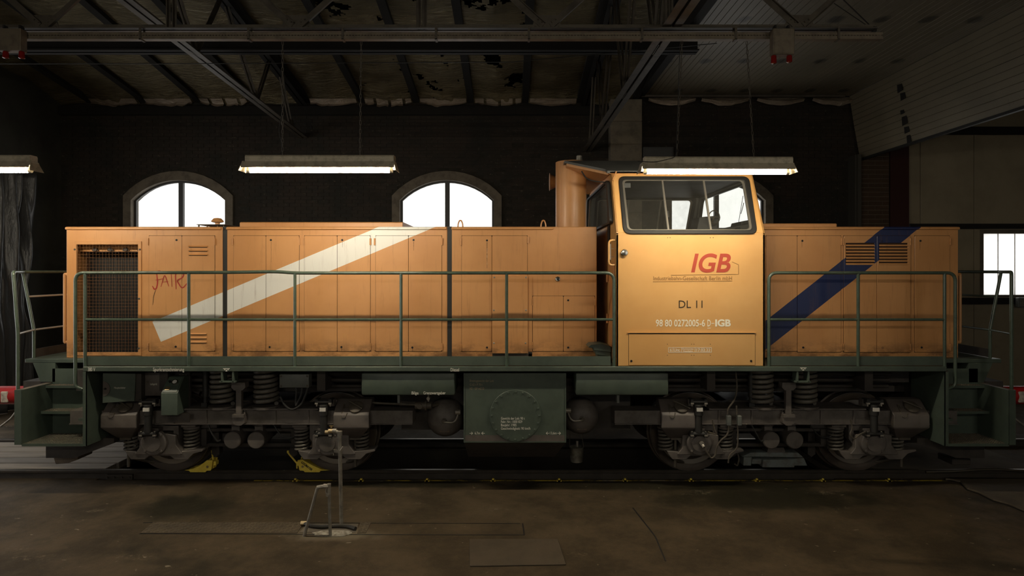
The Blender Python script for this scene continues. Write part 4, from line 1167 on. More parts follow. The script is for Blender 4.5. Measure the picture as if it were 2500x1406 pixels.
# short hood
m = M(); m.box(X(1862, HY), X(2340, HY), HY, -HY, ZHB, ZHT); lip(m, 1862, 2341)
sh = part('short_hood', m, OB, loco, 30, .008)
lv = [[XZ(2064, 646, HY), XZ(2134, 646, HY), XZ(2134, 593, HY), XZ(2064, 593, HY)], [XZ(2145, 646, HY), XZ(2215, 646, HY), XZ(2215, 593, HY), XZ(2145, 593, HY)]]
door(sh, 1869, T, 1946, Bq, OB); door(sh, 1946, T, 2053, 860, OB)
door(sh, 2059, T, 2139.5, 860, OB, .012, [lv[0]]); door(sh, 2139.5, T, 2222, 860, OB, .012, [lv[1]]); door(sh, 2232, T, 2318, 860, OB)
for p in (2054.5, 2058.5, 2221.5, 2319): hinges(sh, p, (590, 847))
locks(sh, ((1958, 588), (1960, 848), (2246, 588), (2249, 848), (2154, 849), (2152, 589)))
for L in lv:
    x0, z0, x1, z1 = L[0][0], L[0][1], L[1][0], L[2][1]
    m = M(); m.box(x0, x1, HY-.001, HY+.001, z0, z1); part('louver_back', m, mm['black'], sh, 0)
    for i in range(7):
        zt = z1-(z1-z0)*i/7-.004; m = M(); h = (z1-z0)/7
        m.loft([(x0, HY-.002, zt-h*.42), (x0, HY-.020, zt-h*.84), (x0, HY-.020, zt-h*.97), (x0, HY-.002, zt-h*.55)], [(x1, HY-.002, zt-h*.42), (x1, HY-.020, zt-h*.84), (x1, HY-.020, zt-h*.97), (x1, HY-.002, zt-h*.55)])
        part('louver', m, OO, sh, 0)
m = M(); y0 = -.7; m.box(X(1862, y0), X(2044, y0), y0, .7, ZHT, Z(545.5, y0)); part('roof_hatch', m, OO, sh, 30, .01)
grab(sh, 1)

# exhaust stack
m = M(); ex, ey = X(1394, -.2), -.2; R = 37.5*(CD-.2)/F
zt = Z(397, ey)
m.lathe([(R, ZHT-.02), (R, zt), (R-.012, zt+.006), (R-.02, zt), (R-.02, zt-.3)], (ex, ey, 0), 'z', 36)
ex_o = part('exhaust_stack', m, OO, loco, 40)
m = M(); m.lathe([(R-.022, zt-.25), (R-.022, zt-.2)], (ex, ey, 0), 'z', 24); part('soot_plug', m, mm['black'], ex_o)
m = M(); m.box(ex-.16, ex-.157, ey-R*.75, ey-R*.74, ZHT, zt-.02); m.lathe([(R+.018, ZHT), (R+.018, ZHT+.014), (R, ZHT+.018)], (ex, ey, 0), 'z', 36); part('collar', m, OO, ex_o)
m = M(); m.box(X(1404, ey), X(1424, ey), ey+.3, ey+.34, 3.6, zt) if False else None

# -------------------------------------------------- cab
CY0 = -1.48; CX0, CX1 = X(1504, CY0), X(1868, CY0)
ZW, ZC = Z(568, CY0), 3.775; CYT = -1.08
CO = mm['cab_orange']
def tilt_fr(u, v, w):                       # u = x, v = height in z; leaning upper side, w inward
    f = (v-ZW)/(ZC-ZW); return (u, CY0+(CYT-CY0)*f+w, v)
def tx(p, q):                               # pixel on the leaning side -> (x, z)
    lo, hi = CY0, CYT
    for _ in range(30):
        md = (lo+hi)/2; z = Z(q, md); f = (z-ZW)/(ZC-ZW); yy = CY0+(CYT-CY0)*f
        if yy > md: lo = md
        else: hi = md
    return X(p, md), Z(q, md)
def scale_px(pts, cx, cz, k): return [(cx+(x-cx)*k, cz+(z-cz)*k) for x, z in pts]
win_o = [tx(1512, 432), tx(1825, 432), tx(1846, 568.5), tx(1524, 568.5)]
win_i = [tx(1518, 439), tx(1817, 439), tx(1837, 562), tx(1531, 562)]
hole = rpoly(win_o[::-1], .075); holei = rpoly(win_i[::-1], .055)
XT0, XT1 = CX0+.0, CX1
m = M()
# lower side (with recess line for the bottom flap), upper leaning side with the window opening
m.box(CX0, CX1, CY0, CY0+.03, DK+.004, ZW)
m.plate([(XT0, ZW), (XT1, ZW), (XT1, ZC), (XT0, ZC)], [hole], tilt_fr, .03)
m.box(CX0, CX1, -CY0-.03, -CY0, DK+.004, ZW)
m.plate([(XT0, ZW), (XT1, ZW), (XT1, ZC), (XT0, ZC)], [hole], lambda u, v, w: (lambda t: (t[0], -t[1], t[2]))(tilt_fr(u, v, w)), .03)
endp = [(CY0, DK+.004), (-CY0, DK+.004), (-CY0, ZW), (-CYT, ZC), (CYT, ZC), (CY0, ZW)]
def endwin(y0, y1, z0, z1): return rpoly([(y0, z0), (y1, z0), (y1, z1), (y0, z1)], .06)
ew0 = [rpoly([(-1.26, 3.15), (1.26, 3.15), (1.02, 3.68), (-1.02, 3.68)], .08)]
m.plate(endp, ew0, lambda u, v, w: (CX0+w, u, v), .03)
m.plate(endp, ew0, lambda u, v, w: (CX1-.03+w, u, v), .03)
m.box(CX0+.03, CX1-.03, CY0+.03, -CY0-.03, DK+.004, DK+.03)
cab = part('cab', m, CO, loco, 30, .005)
cab.data.materials.append(mm['cab_grey'])
for pg in cab.data.polygons:                 # grey lining on the faces that look into the cab
    c_ = pg.center; n_ = pg.normal
    if abs(c_.y) < 1.46 and CX0+.01 < c_.x < CX1-.01 and (Vector(((CX0+CX1)/2, 0, 2.8))-c_).dot(n_) > .2: pg.material_index = 1
    elif c_.x > CX0+.02 and c_.x < CX1-.02 and abs(c_.y) < 1.4 and n_.length and abs(n_.x) > .9 and abs(c_.y) < 1.2: pg.material_index = 1
# roof: shallow gable with a pointed visor at both ends
ZR = 4.02
def roofsheet(dz):
    return
m = M()
def rp(x, y):
    f = 1-abs(y)/1.14; return (x, y, 3.79+(ZR-3.79)*min(1, f/.5))
prow = [(CX0-.05, -1.12), (CX0-.06, -1.04), (CX0-.53, -.55), (CX0-.53, .55), (CX0-.06, 1.04), (CX0-.05, 1.12)]
prow2 = [(2*((CX0+CX1)/2)-x, y) for x, y in prow]
top = [rp(x, y) for x, y in prow]; top2 = [rp(x, y) for x, y in prow2]
n = len(top)
vs = top+top2+[(x, y, z-.03) for x, y, z in top]+[(x, y, z-.03) for x, y, z in top2]
fs = [(i, i+1, n+i+1, n+i) for i in range(n-1)] + [(2*n+i, 2*n+i+1, 3*n+i+1, 3*n+i) for i in range(n-1)]
fs += [(i, i+1, 2*n+i+1, 2*n+i) for i in range(n-1)] + [(n+i, n+i+1, 3*n+i+1, 3*n+i) for i in range(n-1)] + [(0, n, 3*n, 2*n), (n-1, 2*n-1, 4*n-1, 3*n-1)]
m.add(vs, fs); part('cab_roof', m, mm['roof_grey'], cab, 20)
for pr, xw in ((prow, CX0), (prow2, CX1)):
    m = M()                              # orange underside of the visor
    s = 1 if pr is prow else -1
    pts = [(x+s*.03, y) for x, y in pr[1:5]] + [(xw, 1.0), (xw, -1.0)]
    m.loft([(x, y, rp(x, y)[2]-.07) for x, y in pts], [(x, y, rp(x, y)[2]-.031) for x, y in pts])
    m.prismx([(-1.06, 3.70), (-.30, 3.72), (.30, 3.72), (1.06, 3.70), (.55, 3.98), (-.55, 3.98)], xw-.004, xw+.004)
    part('visor_lining', m, OO, cab, 30)
m = M(); m.box(CX0-.02, CX1+.02, -1.12, -1.075, 3.765, 3.79); part('rain_gutter', m, OO, cab, 30, .004)
m = M(); a = tx(1499, 424); b = tx(1495, 441); m.tube([(a[0]+.02, -1.14, a[1]+.02), (b[0], -1.16, b[1])], .010, 6); part('gutter_spout', m, OO, cab)
m = M(); m.lathe([(.044, 0), (.046, .02), (.040, .11), (.030, .118), (.008, .12)], (X(1414, .3), .3, Z(396, .3)-.02), 'z', 16); part('beacon', m, mm['galvanised'], cab)
m = M(); m.lathe([(.03, .10), (.05, -.04), (.125, -.19), (.135, -.20), (.115, -.198)], (CX0-.46, .62, 3.90), 'x', 20); part('horn', m, OO, cab)
m = M(); m.tube(fillet([(X(1420, -.9), -.9, Z(418, -.9)), (X(1432, -.95), -.95, Z(438, -.95)), (X(1462, -1.0), -1.0, Z(444, -1.0)), (CX0-.02, -1.0, Z(445, -1.0))], .1), .008, 6); part('conduit', m, mm['rubber'], cab)
# side window: rubber gasket, frame, two sloping bars, three panes; same on the far side
for sgn in (1, -1):
    fr = (lambda u, v, w: tilt_fr(u, v, w)) if sgn > 0 else (lambda u, v, w: (lambda t: (t[0], -t[1], t[2]))(tilt_fr(u, v, w)))
    m = M(); big = rpoly([tx(1509, 430.5), tx(1828, 430.5), tx(1848.5, 571), tx(1521.5, 571)][::-1], .085)
    m.plate(big, [holei], lambda u, v, w: fr(u, v, -.018+w), .05); part('window_gasket', m, mm['rubber'], cab, 30, .006)
    mid = scale_px(holei, sum(p[0] for p in holei)/len(holei), sum(p[1] for p in holei)/len(holei), .965)
    m = M(); m.plate(holei, [mid], lambda u, v, w: fr(u, v, -.006+w), .03); part('window_frame', m, mm['aluminium'], cab, 30, .003)
    tops, bots = (1617, 1718), (1632, 1736)
    for a, b in zip(tops, bots):
        (xa, za), (xb, zb) = tx(a, 440), tx(b, 561)
        m = M(); m.plate([(xa-.011, za), (xa+.011, za), (xb+.011, zb), (xb-.011, zb)], [], lambda u, v, w: fr(u, v, -.004+w), .03); part('window_bar', m, mm['aluminium'], cab, 30, .002)
    cuts = [tx(1518, 440)[0], None, None, tx(1840, 440)[0]]
    qx = [(tx(1516, 440), tx(1529, 561)), (tx(1617, 440), tx(1632, 561)), (tx(1718, 440), tx(1736, 561)), (tx(1818, 440), tx(1838, 561))]
    for k in range(3):
        A, B_ = qx[k], qx[k+1]
        m = M(); m.plate([(A[0][0]+.004, A[0][1]), (B_[0][0]-.004, B_[0][1]), (B_[1][0]-.004, B_[1][1]), (A[1][0]+.004, A[1][1])], [], lambda u, v, w: fr(u, v, .008+w), .005)
        part('pane', m, mm['cab_glass' if sgn > 0 else 'cab_glass_dirty'], cab, 0)
    if sgn > 0:
        xq, zq = tx(1633, 521); m = M(); m.plate(rrect(xq-.010, zq-.045, xq+.010, zq+.035, .006, 2), [], lambda u, v, w: fr(u, v, .03+w), .02); part('window_latch', m, mm['rubber'], cab, 30)
for xw, s in ((CX0, -1), (CX1, 1)):
    for wdw in ew0:
        cy = sum(p[0] for p in wdw)/len(wdw); cz = sum(p[1] for p in wdw)/len(wdw)
        m = M(); m.plate(scale_px(wdw, cy, cz, 1.05), [scale_px(wdw, cy, cz, .95)], lambda u, v, w: (xw-.015+(w if s > 0 else -w), u, v), .035); part('window_gasket', m, mm['rubber'], cab, 30)
        m = M(); m.plate(scale_px(wdw, cy, cz, .97), [], lambda u, v, w: (xw-s*.012+w, u, v), .004); part('pane', m, mm['cab_glass_dirty' if s < 0 else 'cab_glass'], cab, 0)
# side details
m = M(); m.lathe([(.030, 0), (.030, -.006), (.040, -.012), (.042, -.03), (.034, -.04), (.010, -.043)], (X(1524, CY0), CY0, Z(617, CY0)), 'y', 20); part('door_knob', m, mm['chrome'], cab, label='round chrome knob')
m = M(); xx = X(1486, CY0+.05); m.tube(fillet([(CX0+.01, CY0+.04, Z(586, CY0)), (xx, CY0+.04, Z(586, CY0)), (xx, CY0+.04, Z(647, CY0)), (CX0+.01, CY0+.04, Z(647, CY0))], .06), .012, 10); part('grab_rail', m, CO, cab)
m = M(); xx = CX0-.04; m.tube([(xx, CY0+.16, Z(595, CY0+.16)), (xx, CY0+.16, Z(634, CY0+.16))], .009, 8)
for q in (607, 627): m.tube([(xx, CY0+.16, Z(q, CY0+.16)), (CX0, CY0+.16, Z(q, CY0+.16))], .006, 6)
part('door_handle', m, mm['bright_metal'], cab, label='chrome cab door handle')
m = M(); m.box(CX0-.012, CX0, CY0+.10, CY0+.50, DK+.06, ZW-.35); part('cab_door', m, OO, cab, 30, .004)
for z_ in (Z(677, -1), Z(777, -1)):
    m = M(); m.box(CX0-.03, CX0-.01, -.98, -.94, z_-.05, z_+.05); m.cyl((CX0-.03, -.98, 0), .012, z_-.06, z_+.06, 'z', 8); part('door_hinge', m, OO, cab, 30)
m = M(); m.box(CX0-.02, CX0-.012, -1.05, -.93, ZW-.35, 3.6); part('door_post', m, mm['rubber'], cab, 0)
# step cover on the walkway by the cab
m = M(); ya = -1.25; m.prism([XZ(1437, 848, ya), XZ(1443, 842, ya), XZ(1470, 840, ya), XZ(1492, 846, ya), XZ(1492, 860, ya), XZ(1450, 855, ya), XZ(1448, 850, ya)], ya, ya+.30); m.prism([XZ(1452, 855, ya), XZ(1492, 860, ya), XZ(1492, 872, ya), XZ(1456, 866, ya)], ya+.02, ya+.28); m.box(X(1460, ya), X(1490, ya), ya+.05, ya+.25, DK, Z(866, ya)); part('step_cover', m, mm['green'], cab, 30, .004)
# bottom flap panel
x0, x1 = X(1535, CY0), X(1843, CY0); zt, zb = Z(815, CY0), Z(891, CY0)
m = M(); m.box(x0, x1, CY0-.006, CY0, zb, zt); part('flap_panel', m, CO, cab, 30, .002)
m = M(); m.box(x0-.004, x1+.004, CY0-.0012, CY0, zb, zt+.006); m.box(x0+.01, x1-.01, CY0-.0015, CY0, zt+.004, zt+.012); part('panel_gap', m, mm['dark_letter'], cab, 0)
m = M(); m.box(X(1531, CY0), X(1845, CY0), CY0-.016, CY0, zt+.012, zt+.02); part('drip_strip', m, CO, cab, 0)
for p in (1541, 1833): link('lock', lock, cab, (X(p, CY0), CY0-.0065, Z(881, CY0)))
m = M()
for p, q in ((1630, 580), (1636, 580), (1734, 580), (1741, 580), (1629, 840), (1688, 840), (1694, 840), (1734, 840), (1629, 867), (1688, 867), (1694, 867), (1734, 867)): m.cyl((X(p, CY0), CY0, Z(q, CY0)), .0045, -.0075, 0, 'y', 8)
part('screw_hole', m, mm['dark_letter'], cab, 0)
m = M(); m.box(CX0, CX1, CY0-.0035, CY0, ZW-.004-.02, ZW-.020); part('seam', m, CO, cab, 0)
# lettering
letters('IGB_red', 1687, 1784, 620.5, 663.5, CY0, mm['red_letter'], cab)
def bar(p0, q0, p1, q1, w, mt, yy=CY0, par=cab):
    m = M(); a = Vector((X(p0, yy), yy, Z(q0, yy))); b = Vector((X(p1, yy), yy, Z(q1, yy))); d = (b-a).normalized(); nn = Vector((d.z, 0, -d.x))*w
    m.loft([a-nn, b-nn, b+nn, a+nn], [v+Vector((0, -.003, 0)) for v in (a-nn, b-nn, b+nn, a+nn)]); return part('line', m, mm[mt], par, 0)
for a in ((1638, 671.5, 1803, 669.5), (1803, 669.5, 1803, 646), (1803, 646, 1787, 639)): bar(*a, .0025, 'brown_letter')
letters('Industriebahn-Gesellschaft Berlin mbH', 1595, 1787, 674.5, 684, CY0, mm['brown_letter'], cab); bar(1594, 687.5, 1788, 686, .002, 'brown_letter')
letters('DL 11', 1657, 1715, 733.5, 751.5, CY0, mm['dark_letter'], cab)
letters('98 80 0272005-6', 1601, 1721, 780.5, 796.5, CY0, mm['cream_letter'], cab)
letters('D', 1727, 1735, 780.5, 796.5, CY0, mm['cream_letter'], cab); bar(1727, 801, 1735, 801, .003, 'cream_letter'); bar(1737, 789.5, 1744, 789.5, .004, 'cream_letter')
letters('IGB_white', 1746, 1784, 780.5, 796, CY0, mm['cream_letter'], cab)
YB = CY0-.006
for a in ((1632, 848.5, 1737, 848.5), (1632, 860, 1737, 860), (1632, 848.5, 1632, 860), (1737, 848.5, 1737, 860), (1643, 848.5, 1643, 860), (1664, 848.5, 1664, 860), (1697, 848.5, 1697, 860)): bar(*a, .0022, 'cream_letter', YB)
letters('6', 1635.5, 1640, 850.5, 858, YB, mm['cream_letter'], cab); letters('Unt.', 1645, 1661, 850.5, 858, YB, mm['cream_letter'], cab)
letters('Dortmunder', 1666, 1694, 850, 853.5, YB, mm['cream_letter'], cab); letters('Eisenbahn', 1668, 1691, 855, 858.5, YB, mm['cream_letter'], cab); letters('17.02.22', 1700, 1734, 850.5, 858, YB, mm['cream_letter'], cab)
# cab interior: desks, steering wheel, seat, lining, small fan
m = M(); m.box(CX0+.03, CX1-.03, -.05, .05, DK+.03, 2.2); m.box(CX0+.25, CX1-.25, -.35, .35, DK+.03, 2.5); part('engine_desk', m, mm['seat_dark'], cab, 30, .02)
m = M(); yy = -.55; m.prism([XZ(1701, 562, yy), XZ(1708, 530, yy), XZ(1757, 526, yy), XZ(1750, 562, yy), XZ(1750, 640, yy), XZ(1701, 640, yy)], yy, yy+.35); part('instrument_desk', m, mm['seat_dark'], cab, 30, .006)
m = M(); m.prism([XZ(1793, 562, yy), XZ(1798, 543, yy), XZ(1824, 538, yy), XZ(1838, 551, yy), XZ(1838, 640, yy), XZ(1780, 640, yy)], yy-.2, yy+.2); m.box(X(1750, yy), X(1800, yy), yy, yy+.3, Z(640, yy), Z(556, yy)); part('instrument_desk', m, mm['seat_dark'], cab, 30, .006)
m = M(); c = P(1744, 530, yy-.1); m.tube([(c[0]+.105*math.cos(a)*.85, c[1]+.06*math.cos(a), c[2]+.085*math.sin(a)) for a in [2*PI*k/24 for k in range(24)]], .007, 8, True); m.tube([c, (c[0]-.03, c[1]+.1, c[2]-.12)], .01, 6); m.tube([(c[0]-.09, c[1]-.05, c[2]), (c[0]+.09, c[1]+.05, c[2])], .006, 6); part('control_wheel', m, mm['steel_dark'], cab)
m = M(); m.tube([P(1803, 545, .2), P(1814, 478, .2)], .004, 6); m.tube([P(1809, 522, .2), P(1816, 495, .2)], .005, 6); part('wiper_arm', m, mm['rubber'], cab)
m = M(); xx = 1.75; m.box(xx-.2, xx+.2, .3, .75, 1.85, 1.97); m.box(xx-.22, xx-.12, .3, .75, 1.97, 2.75); m.cyl((xx, .52, 0), .05, DK+.03, 1.85, 'z', 12); part('driver_seat', m, mm['seat_dark'], cab, 30, .03)
m = M(); m.box(CX0+.03, CX1-.03, -1.04, 1.04, 3.71, 3.73); part('cab_lining', m, mm['roof_grey'], cab, 0)
m = M(); c = P(1533, 453, -.9); m.box(c[0]-.045, c[0]+.03, c[1]-.02, c[1]+.02, c[2]-.03, c[2]+.03); m.tube([c, (c[0]-.12, c[1]+.05, c[2]-.06)], .005, 6); part('sun_mirror', m, mm['grey_box'], cab, 0)

# -------------------------------------------------- walkway railings
HP = -1.46; TR = .0195
def railing(p_top, posts, mids, kick, dents=None, grabs=None):
    a, b = p_top
    r = M()
    zt = Z(666, HP); zb = DK
    pts = [(X(a, HP), HP, zt), (X(b, HP), HP, zt)]
    if dents: pts = [(X(a, HP), HP, zt)] + [(X(p, HP), HP, Z(q, HP)) for p, q in dents] + [(X(b, HP), HP, zt)]
    return pts
def rails(side):
    zt, zm, zb = Z(666, HP), Z(780, HP), DK-.03
    t = M()
    if side < 0:
        path = [(X(184, HP), HP-.01, Z(950, HP)), (X(184, HP), HP, zt), (X(560, HP), HP, Z(665, HP)), (X(675, HP), HP, Z(663, HP)), (X(720, HP), HP, Z(666.5, HP)), (X(1499, HP), HP, zt), (X(1499, HP), HP, zb)]
        t.tube(fillet([(X(203, HP), HP, Z(950, HP)), (X(184, HP), HP, Z(944, HP))]+path[1:], .10), TR, 12)
        posts = (208, 461, 720, 979, 1237); m0, m1 = 208, 1499; k0, k1 = 210, 1491
    else:
        path = [(X(1877, HP), HP, zb), (X(1877, HP), HP, zt), (X(2332, HP), HP, zt), (X(2332, HP), HP, Z(942, HP)), (X(2311, HP), HP, Z(949, HP))]
        t.tube(fillet(path, .10), TR, 12)
        posts = (2095, 2306); m0, m1 = 1877, 2306; k0, k1 = 1882, 2302
    return t, posts, m0, m1, k0, k1, zt, zm, zb
for side in (-1, 1):
    t, posts, m0, m1, k0, k1, zt, zm, zb = rails(side)
    hr = part('walkway_railing', t, mm['green_rail'], loco)
    m = M(); m.tube([(X(m0, HP), HP, zm), (X(m1, HP), HP, zm)], .016, 10); part('mid_rail', m, mm['green_rail'], hr)
    for p in posts:
        m = M(); m.tube([(X(p, HP), HP, zb), (X(p, HP), HP, zt)], .0185, 10); part('post', m, mm['green_rail'], hr)
    m = M(); m.box(X(k0, HP), X(k1, HP), HP+.005, HP+.011, Z(892, HP), Z(870, HP)); part('kick_plate', m, mm['green'], hr, 30)
    m = M(); m.box(X(k0, HP), X(k1, HP), HP+.012, HP+.03, DK, Z(889, HP)); part('foot_strip', m, mm['rust'], hr, 0)
    # the same railing on the far walkway
    back = link('walkway_railing', hr.data, loco, (0, 0, 0)); back.scale = (1, -1, 1)
    for ch in hr.children: o = link(ch.name.split('.')[0], ch.data, back)
# railings across both ends
for s in (-1, 1):
    er = None
    nb, nt_ = (-5.86, -5.915) if s < 0 else (5.925, 5.925)
    ib, it = s*6.06, s*6.20
    zt = Z(664, -1.42); zbend = Z(815, -1.42)
    m = M()
    for sy in (-1, 1):
        y1, y2 = sy*1.42, sy*.90
        m.tube(fillet([(nb, y1, Z(952, -1.42)), (nb, y1, zbend), (nt_, y1, zt), (it, y2, zt), (it, 0, zt)], .05), TR, 10)
    er = part('end_railing', m, mm['green_rail'], loco)
    for sy in (-1, 1):
        m = M(); m.tube(fillet([(ib, sy*.9, Z(877, -1.0)), (ib, sy*.9, Z(806, -.9)), (it, sy*.9, zt)], .05), .0185, 10); part('post', m, mm['green_rail'], er)
        m = M(); m.tube([(nb, sy*1.42, zbend), (ib, sy*.9, zbend), (ib, 0, zbend)], .013, 8); part('mid_rail', m, mm['daylit_rail' if s < 0 else 'green_rail'], er)
        m = M(); m.tube([(ib+s*.075, sy*.9, Z(724, -.9)), (ib+s*.075, 0, Z(724, -.9))], .013, 8); part('mid_rail', m, mm['daylit_rail' if s < 0 else 'green_rail'], er)
    m = M(); m.box(ib-.004, ib+.004, -.9, .9, Z(874, -.95), Z(852, -.9)); part('kick_plate', m, mm['under_dark'], er, 0)

# -------------------------------------------------- corner steps
def steps(s, sy):
    """s = -1 left end, +1 right end; sy = -1 near side"""
    def mx(x): return x
    xo, xi = (X(35, SY), X(53, SY)) if s < 0 else (X(2480, SY), X(2463, SY))
    xr = X(202, SY) if s < 0 else X(2316, SY)
    def yy(v): return v if sy < 0 else -v
    zt, zb = Z(952, SY), Z(1086, SY)
    m = M()
    m.box(xo, xi, yy(SY), yy(SY+.012), zb, zt)                                            # outer flange
    m.box(xi-.004*s*-1, xi+.004*s*-1, yy(SY), yy(-.9), zb, zt)                              # outer cheek
    m.box(xo, xi, yy(-.95), yy(-.9), zb, zt)
    m.box(xr, xr+(.043 if s < 0 else -.043), yy(SY), yy(SY+.012), Z(1089, SY), DK-.06)        # inner flange
    m.box(xr+(.036 if s < 0 else -.036), xr+(.043 if s < 0 else -.043), yy(SY), yy(-.86), Z(1089, SY), DK-.06)
    m.box(min(xi, xr), max(xi, xr), yy(-1.0), yy(-.985), zb, DK-.10)                         # riser
    o = part('step_well', m, mm['green'], loco, 30)
    treads = ((Z(1083, SY), SY, .50), (Z(1004, -1.2), -1.2, .2), (Z(941, -1.12), -1.12, .13))
    for zz, y0, dp in treads:
        m = M(); a, b = min(xi, xr), max(xi, xr)
        m.box(a, b, yy(y0), yy(y0+.006), zz-.032, zz); m.box(a, b, yy(y0+.006), yy(y0+dp), zz-.012, zz-.006)
        tr_ = part('step_frame', m, mm['green'], o, 0)
        m = M(); n1 = int((b-a)/.028)
        for i in range(n1):
            for j in range(max(2, int(dp/.03))):
                x = a+.014+i*.028; y = y0+.012+(dp-.02)*j/max(2, int(dp/.03))+(.012 if i % 2 else 0)
                m.loft([(x-.010, yy(y), zz-.006), (x+.002, yy(y+.008), zz-.006), (x+.010, yy(y), zz-.006), (x-.002, yy(y-.006), zz-.006)], [(x-.006, yy(y), zz), (x+.001, yy(y+.005), zz), (x+.006, yy(y), zz), (x-.001, yy(y-.004), zz)])
        g = part('step_grating', m, mm['bogie_dusty'], o, 0); g['kind'] = 'stuff'
    m = M(); zq = Z(1020, -1.3); w = .16; x0 = xr+(.0 if s < 0 else 0)
    m.box(min(x0, x0+s*w), max(x0, x0+s*w), yy(-1.34), yy(-1.334), zq-.028, zq); m.box(min(x0, x0+s*w), max(x0, x0+s*w), yy(-1.334), yy(-1.2), zq-.010, zq-.004); part('toe_step', m, mm['green'], o, 0)
    # bracket box under the end platform and top plate of the cheek
    m = M(); zpl = Z(886, -1.0)
    if s < 0: pts = [XZ(80, 886, -1.0), XZ(135, 886, -1.0), XZ(135, 933, -1.0), XZ(98, 932, -1.0)]
    else: pts = [XZ(2424, 886, -1.0), XZ(2365, 886, -1.0), XZ(2365, 934, -1.0), XZ(2402, 934, -1.0)]
    m.prism(pts, yy(-1.0), yy(-.2)); part('platform_bracket', m, mm['green'], o, 30, .003)
    m = M(); xa, xb = (XE0-.05, xr) if s < 0 else (xr, XE1+.05); m.box(xa+.02, xb-.02, yy(-.985), yy(-.25), .80, 1.18); part('headstock', m, mm['under_dark'], o, 0)
    m = M(); m.box(xo, xi+(-s)*.06 if False else xi, yy(SY+.012), yy(-.2), zt-.012, zt-.002); part('cheek_top', m, mm['bogie_dusty'], o, 0)
    # rail guard below
    m = M(); xm = (xo+xr)/2; pts = [(xo+s*-.15, zb), (xr+.18*(-s), zb), (xr+.18*(-s), zb-.06), (xm+.10*(-s), .28), (xm+.25*s, .28)]
    m.prism(pts, yy(-1.2), yy(-.65)); part('rail_guard', m, mm['under_dark'], o, 0)
    if s < 0 and sy < 0:
        m = M(); m.box(X(126, -1.1), X(158, -1.1), -1.12, -.75, Z(1117, -1.1), Z(1104, -1.1)); part('timber_block', m, mm['timber_block'], o, 30, .006)
        m = M(); m.prism([XZ(130, 1117, -1.0), XZ(192, 1108, -1.0), XZ(190, 1122, -1.0), XZ(165, 1131, -1.0), XZ(135, 1133, -1.0)], -1.0, -.72); part('guard_iron', m, mm['bogie_dusty'], o, 30, .006)
    if s > 0 and sy < 0:
        m = M(); m.box(X(2325, -1.0), X(2370, -1.0), -1.0, -.72, Z(1135, -1.0), Z(1120, -1.0)); m.box(X(2330, -.9), X(2366, -.9), -.9, -.8, Z(1120, -.9), .5); part('guard_iron', m, mm['under_dark'], o, 30, .006)
for s in (-1, 1):
    for sy in (-1, 1): steps(s, sy)
# buffers, hose cocks, uncoupling rods
for s in (-1, 1):
    for yb in (-.875, .875):
        xb = -5.95 if s < 0 else 5.98; zc_ = .985
        m = M(); m.lathe([(.115, 0), (.115, s*.56), (.085, s*.57), (.085, s*.74)], (xb, yb, zc_), 'x', 28); bf = part('buffer', m, mm['red'], loco)
        m = M(); m.lathe([(.20, s*.74), (.225, s*.75), (.225, s*.775), (.18, s*.79), (.03, s*.80)], (xb, yb, zc_), 'x', 32); part('buffer_head', m, mm['wheel_steel'], bf)
        m = M(); m.box(xb+s*.375, xb+s*.465, yb-.119, yb-.09, zc_-.075, zc_+.065); part('white_patch', m, mm['buffer_white'], bf, 30, .01)
    x0 = -5.88 if s < 0 else 5.9
    m = M(); m.tube(fillet([(x0, -1.25, .98), (x0+s*.05, -1.32, .92), (x0+s*.12, -1.34, .80), (x0+s*.25, -1.34, .70)], .05), .012, 8); m.cyl((x0, -1.27, .99), .03, -.03, .03, 'y', 10); part('brake_hose', m, mm['galvanised'], loco)

# -------------------------------------------------- boxes under the sill
def sbox(name, p0, q0, p1, q1, y, depth, material, bev=.012, label=None):
    m = M(); m.box(X(p0, y), X(p1, y), y, y+depth, Z(q1, y), Z(q0, y)); return part(name, m, material, loco, 30, bev, 2, label)
b1 = sbox('equipment_box', 882, 911, 1110, 965, -1.45, .45, mm['green'], .02); b2 = sbox('equipment_box', 1406, 911, 1632.5, 965, -1.45, .45, mm['green'], .02)
for b, p in ((b1, 973), (b2, 1509)):
    m = M(); m.box(X(p-3, -1.4), X(p+3, -1.4), -1.4, -1.3, Z(984, -1.4), Z(964, -1.4)); part('hanger', m, mm['junction_grey'], b, 0)
letters('Bilge', 1005, 1022, 955.5, 962.5, -1.45, mm['white_letter'], b1); letters('Grenzwertgeber', 1033.5, 1088, 955.5, 962.5, -1.45, mm['white_letter'], b1)
m = M(); m.cyl((X(1046, -1.3), -1.3, Z(972, -1.3)), .022, -.03, .05, 'y', 6); m.cyl((X(1046, -1.3), -1.3, 0), .012, Z(980, -1.3), Z(962, -1.3), 'z', 8); part('drain_cock', m, mm['galvanised'], b1)
yj = -1.36
jb = sbox('junction_box', 682, 914, 754, 946.5, yj, .12, mm['junction_grey'], .006)
for p, q in ((686, 918), (750, 918), (686, 942), (750, 942)): link('screw', scr, jb, (X(p, yj), yj, Z(q, yj)))
m = M()
for pts in (((684, 968), (695, 990), (712, 1002), (735, 990), (748, 960), (752, 944)), ((738, 944), (736, 965), (725, 985), (722, 990)), ((722, 944), (724, 955), (722, 985))):
    m.tube(fillet([P(a, b, yj+.05) for a, b in pts], .08), .013, 8)
part('cable', m, mm['rubber'], jb)
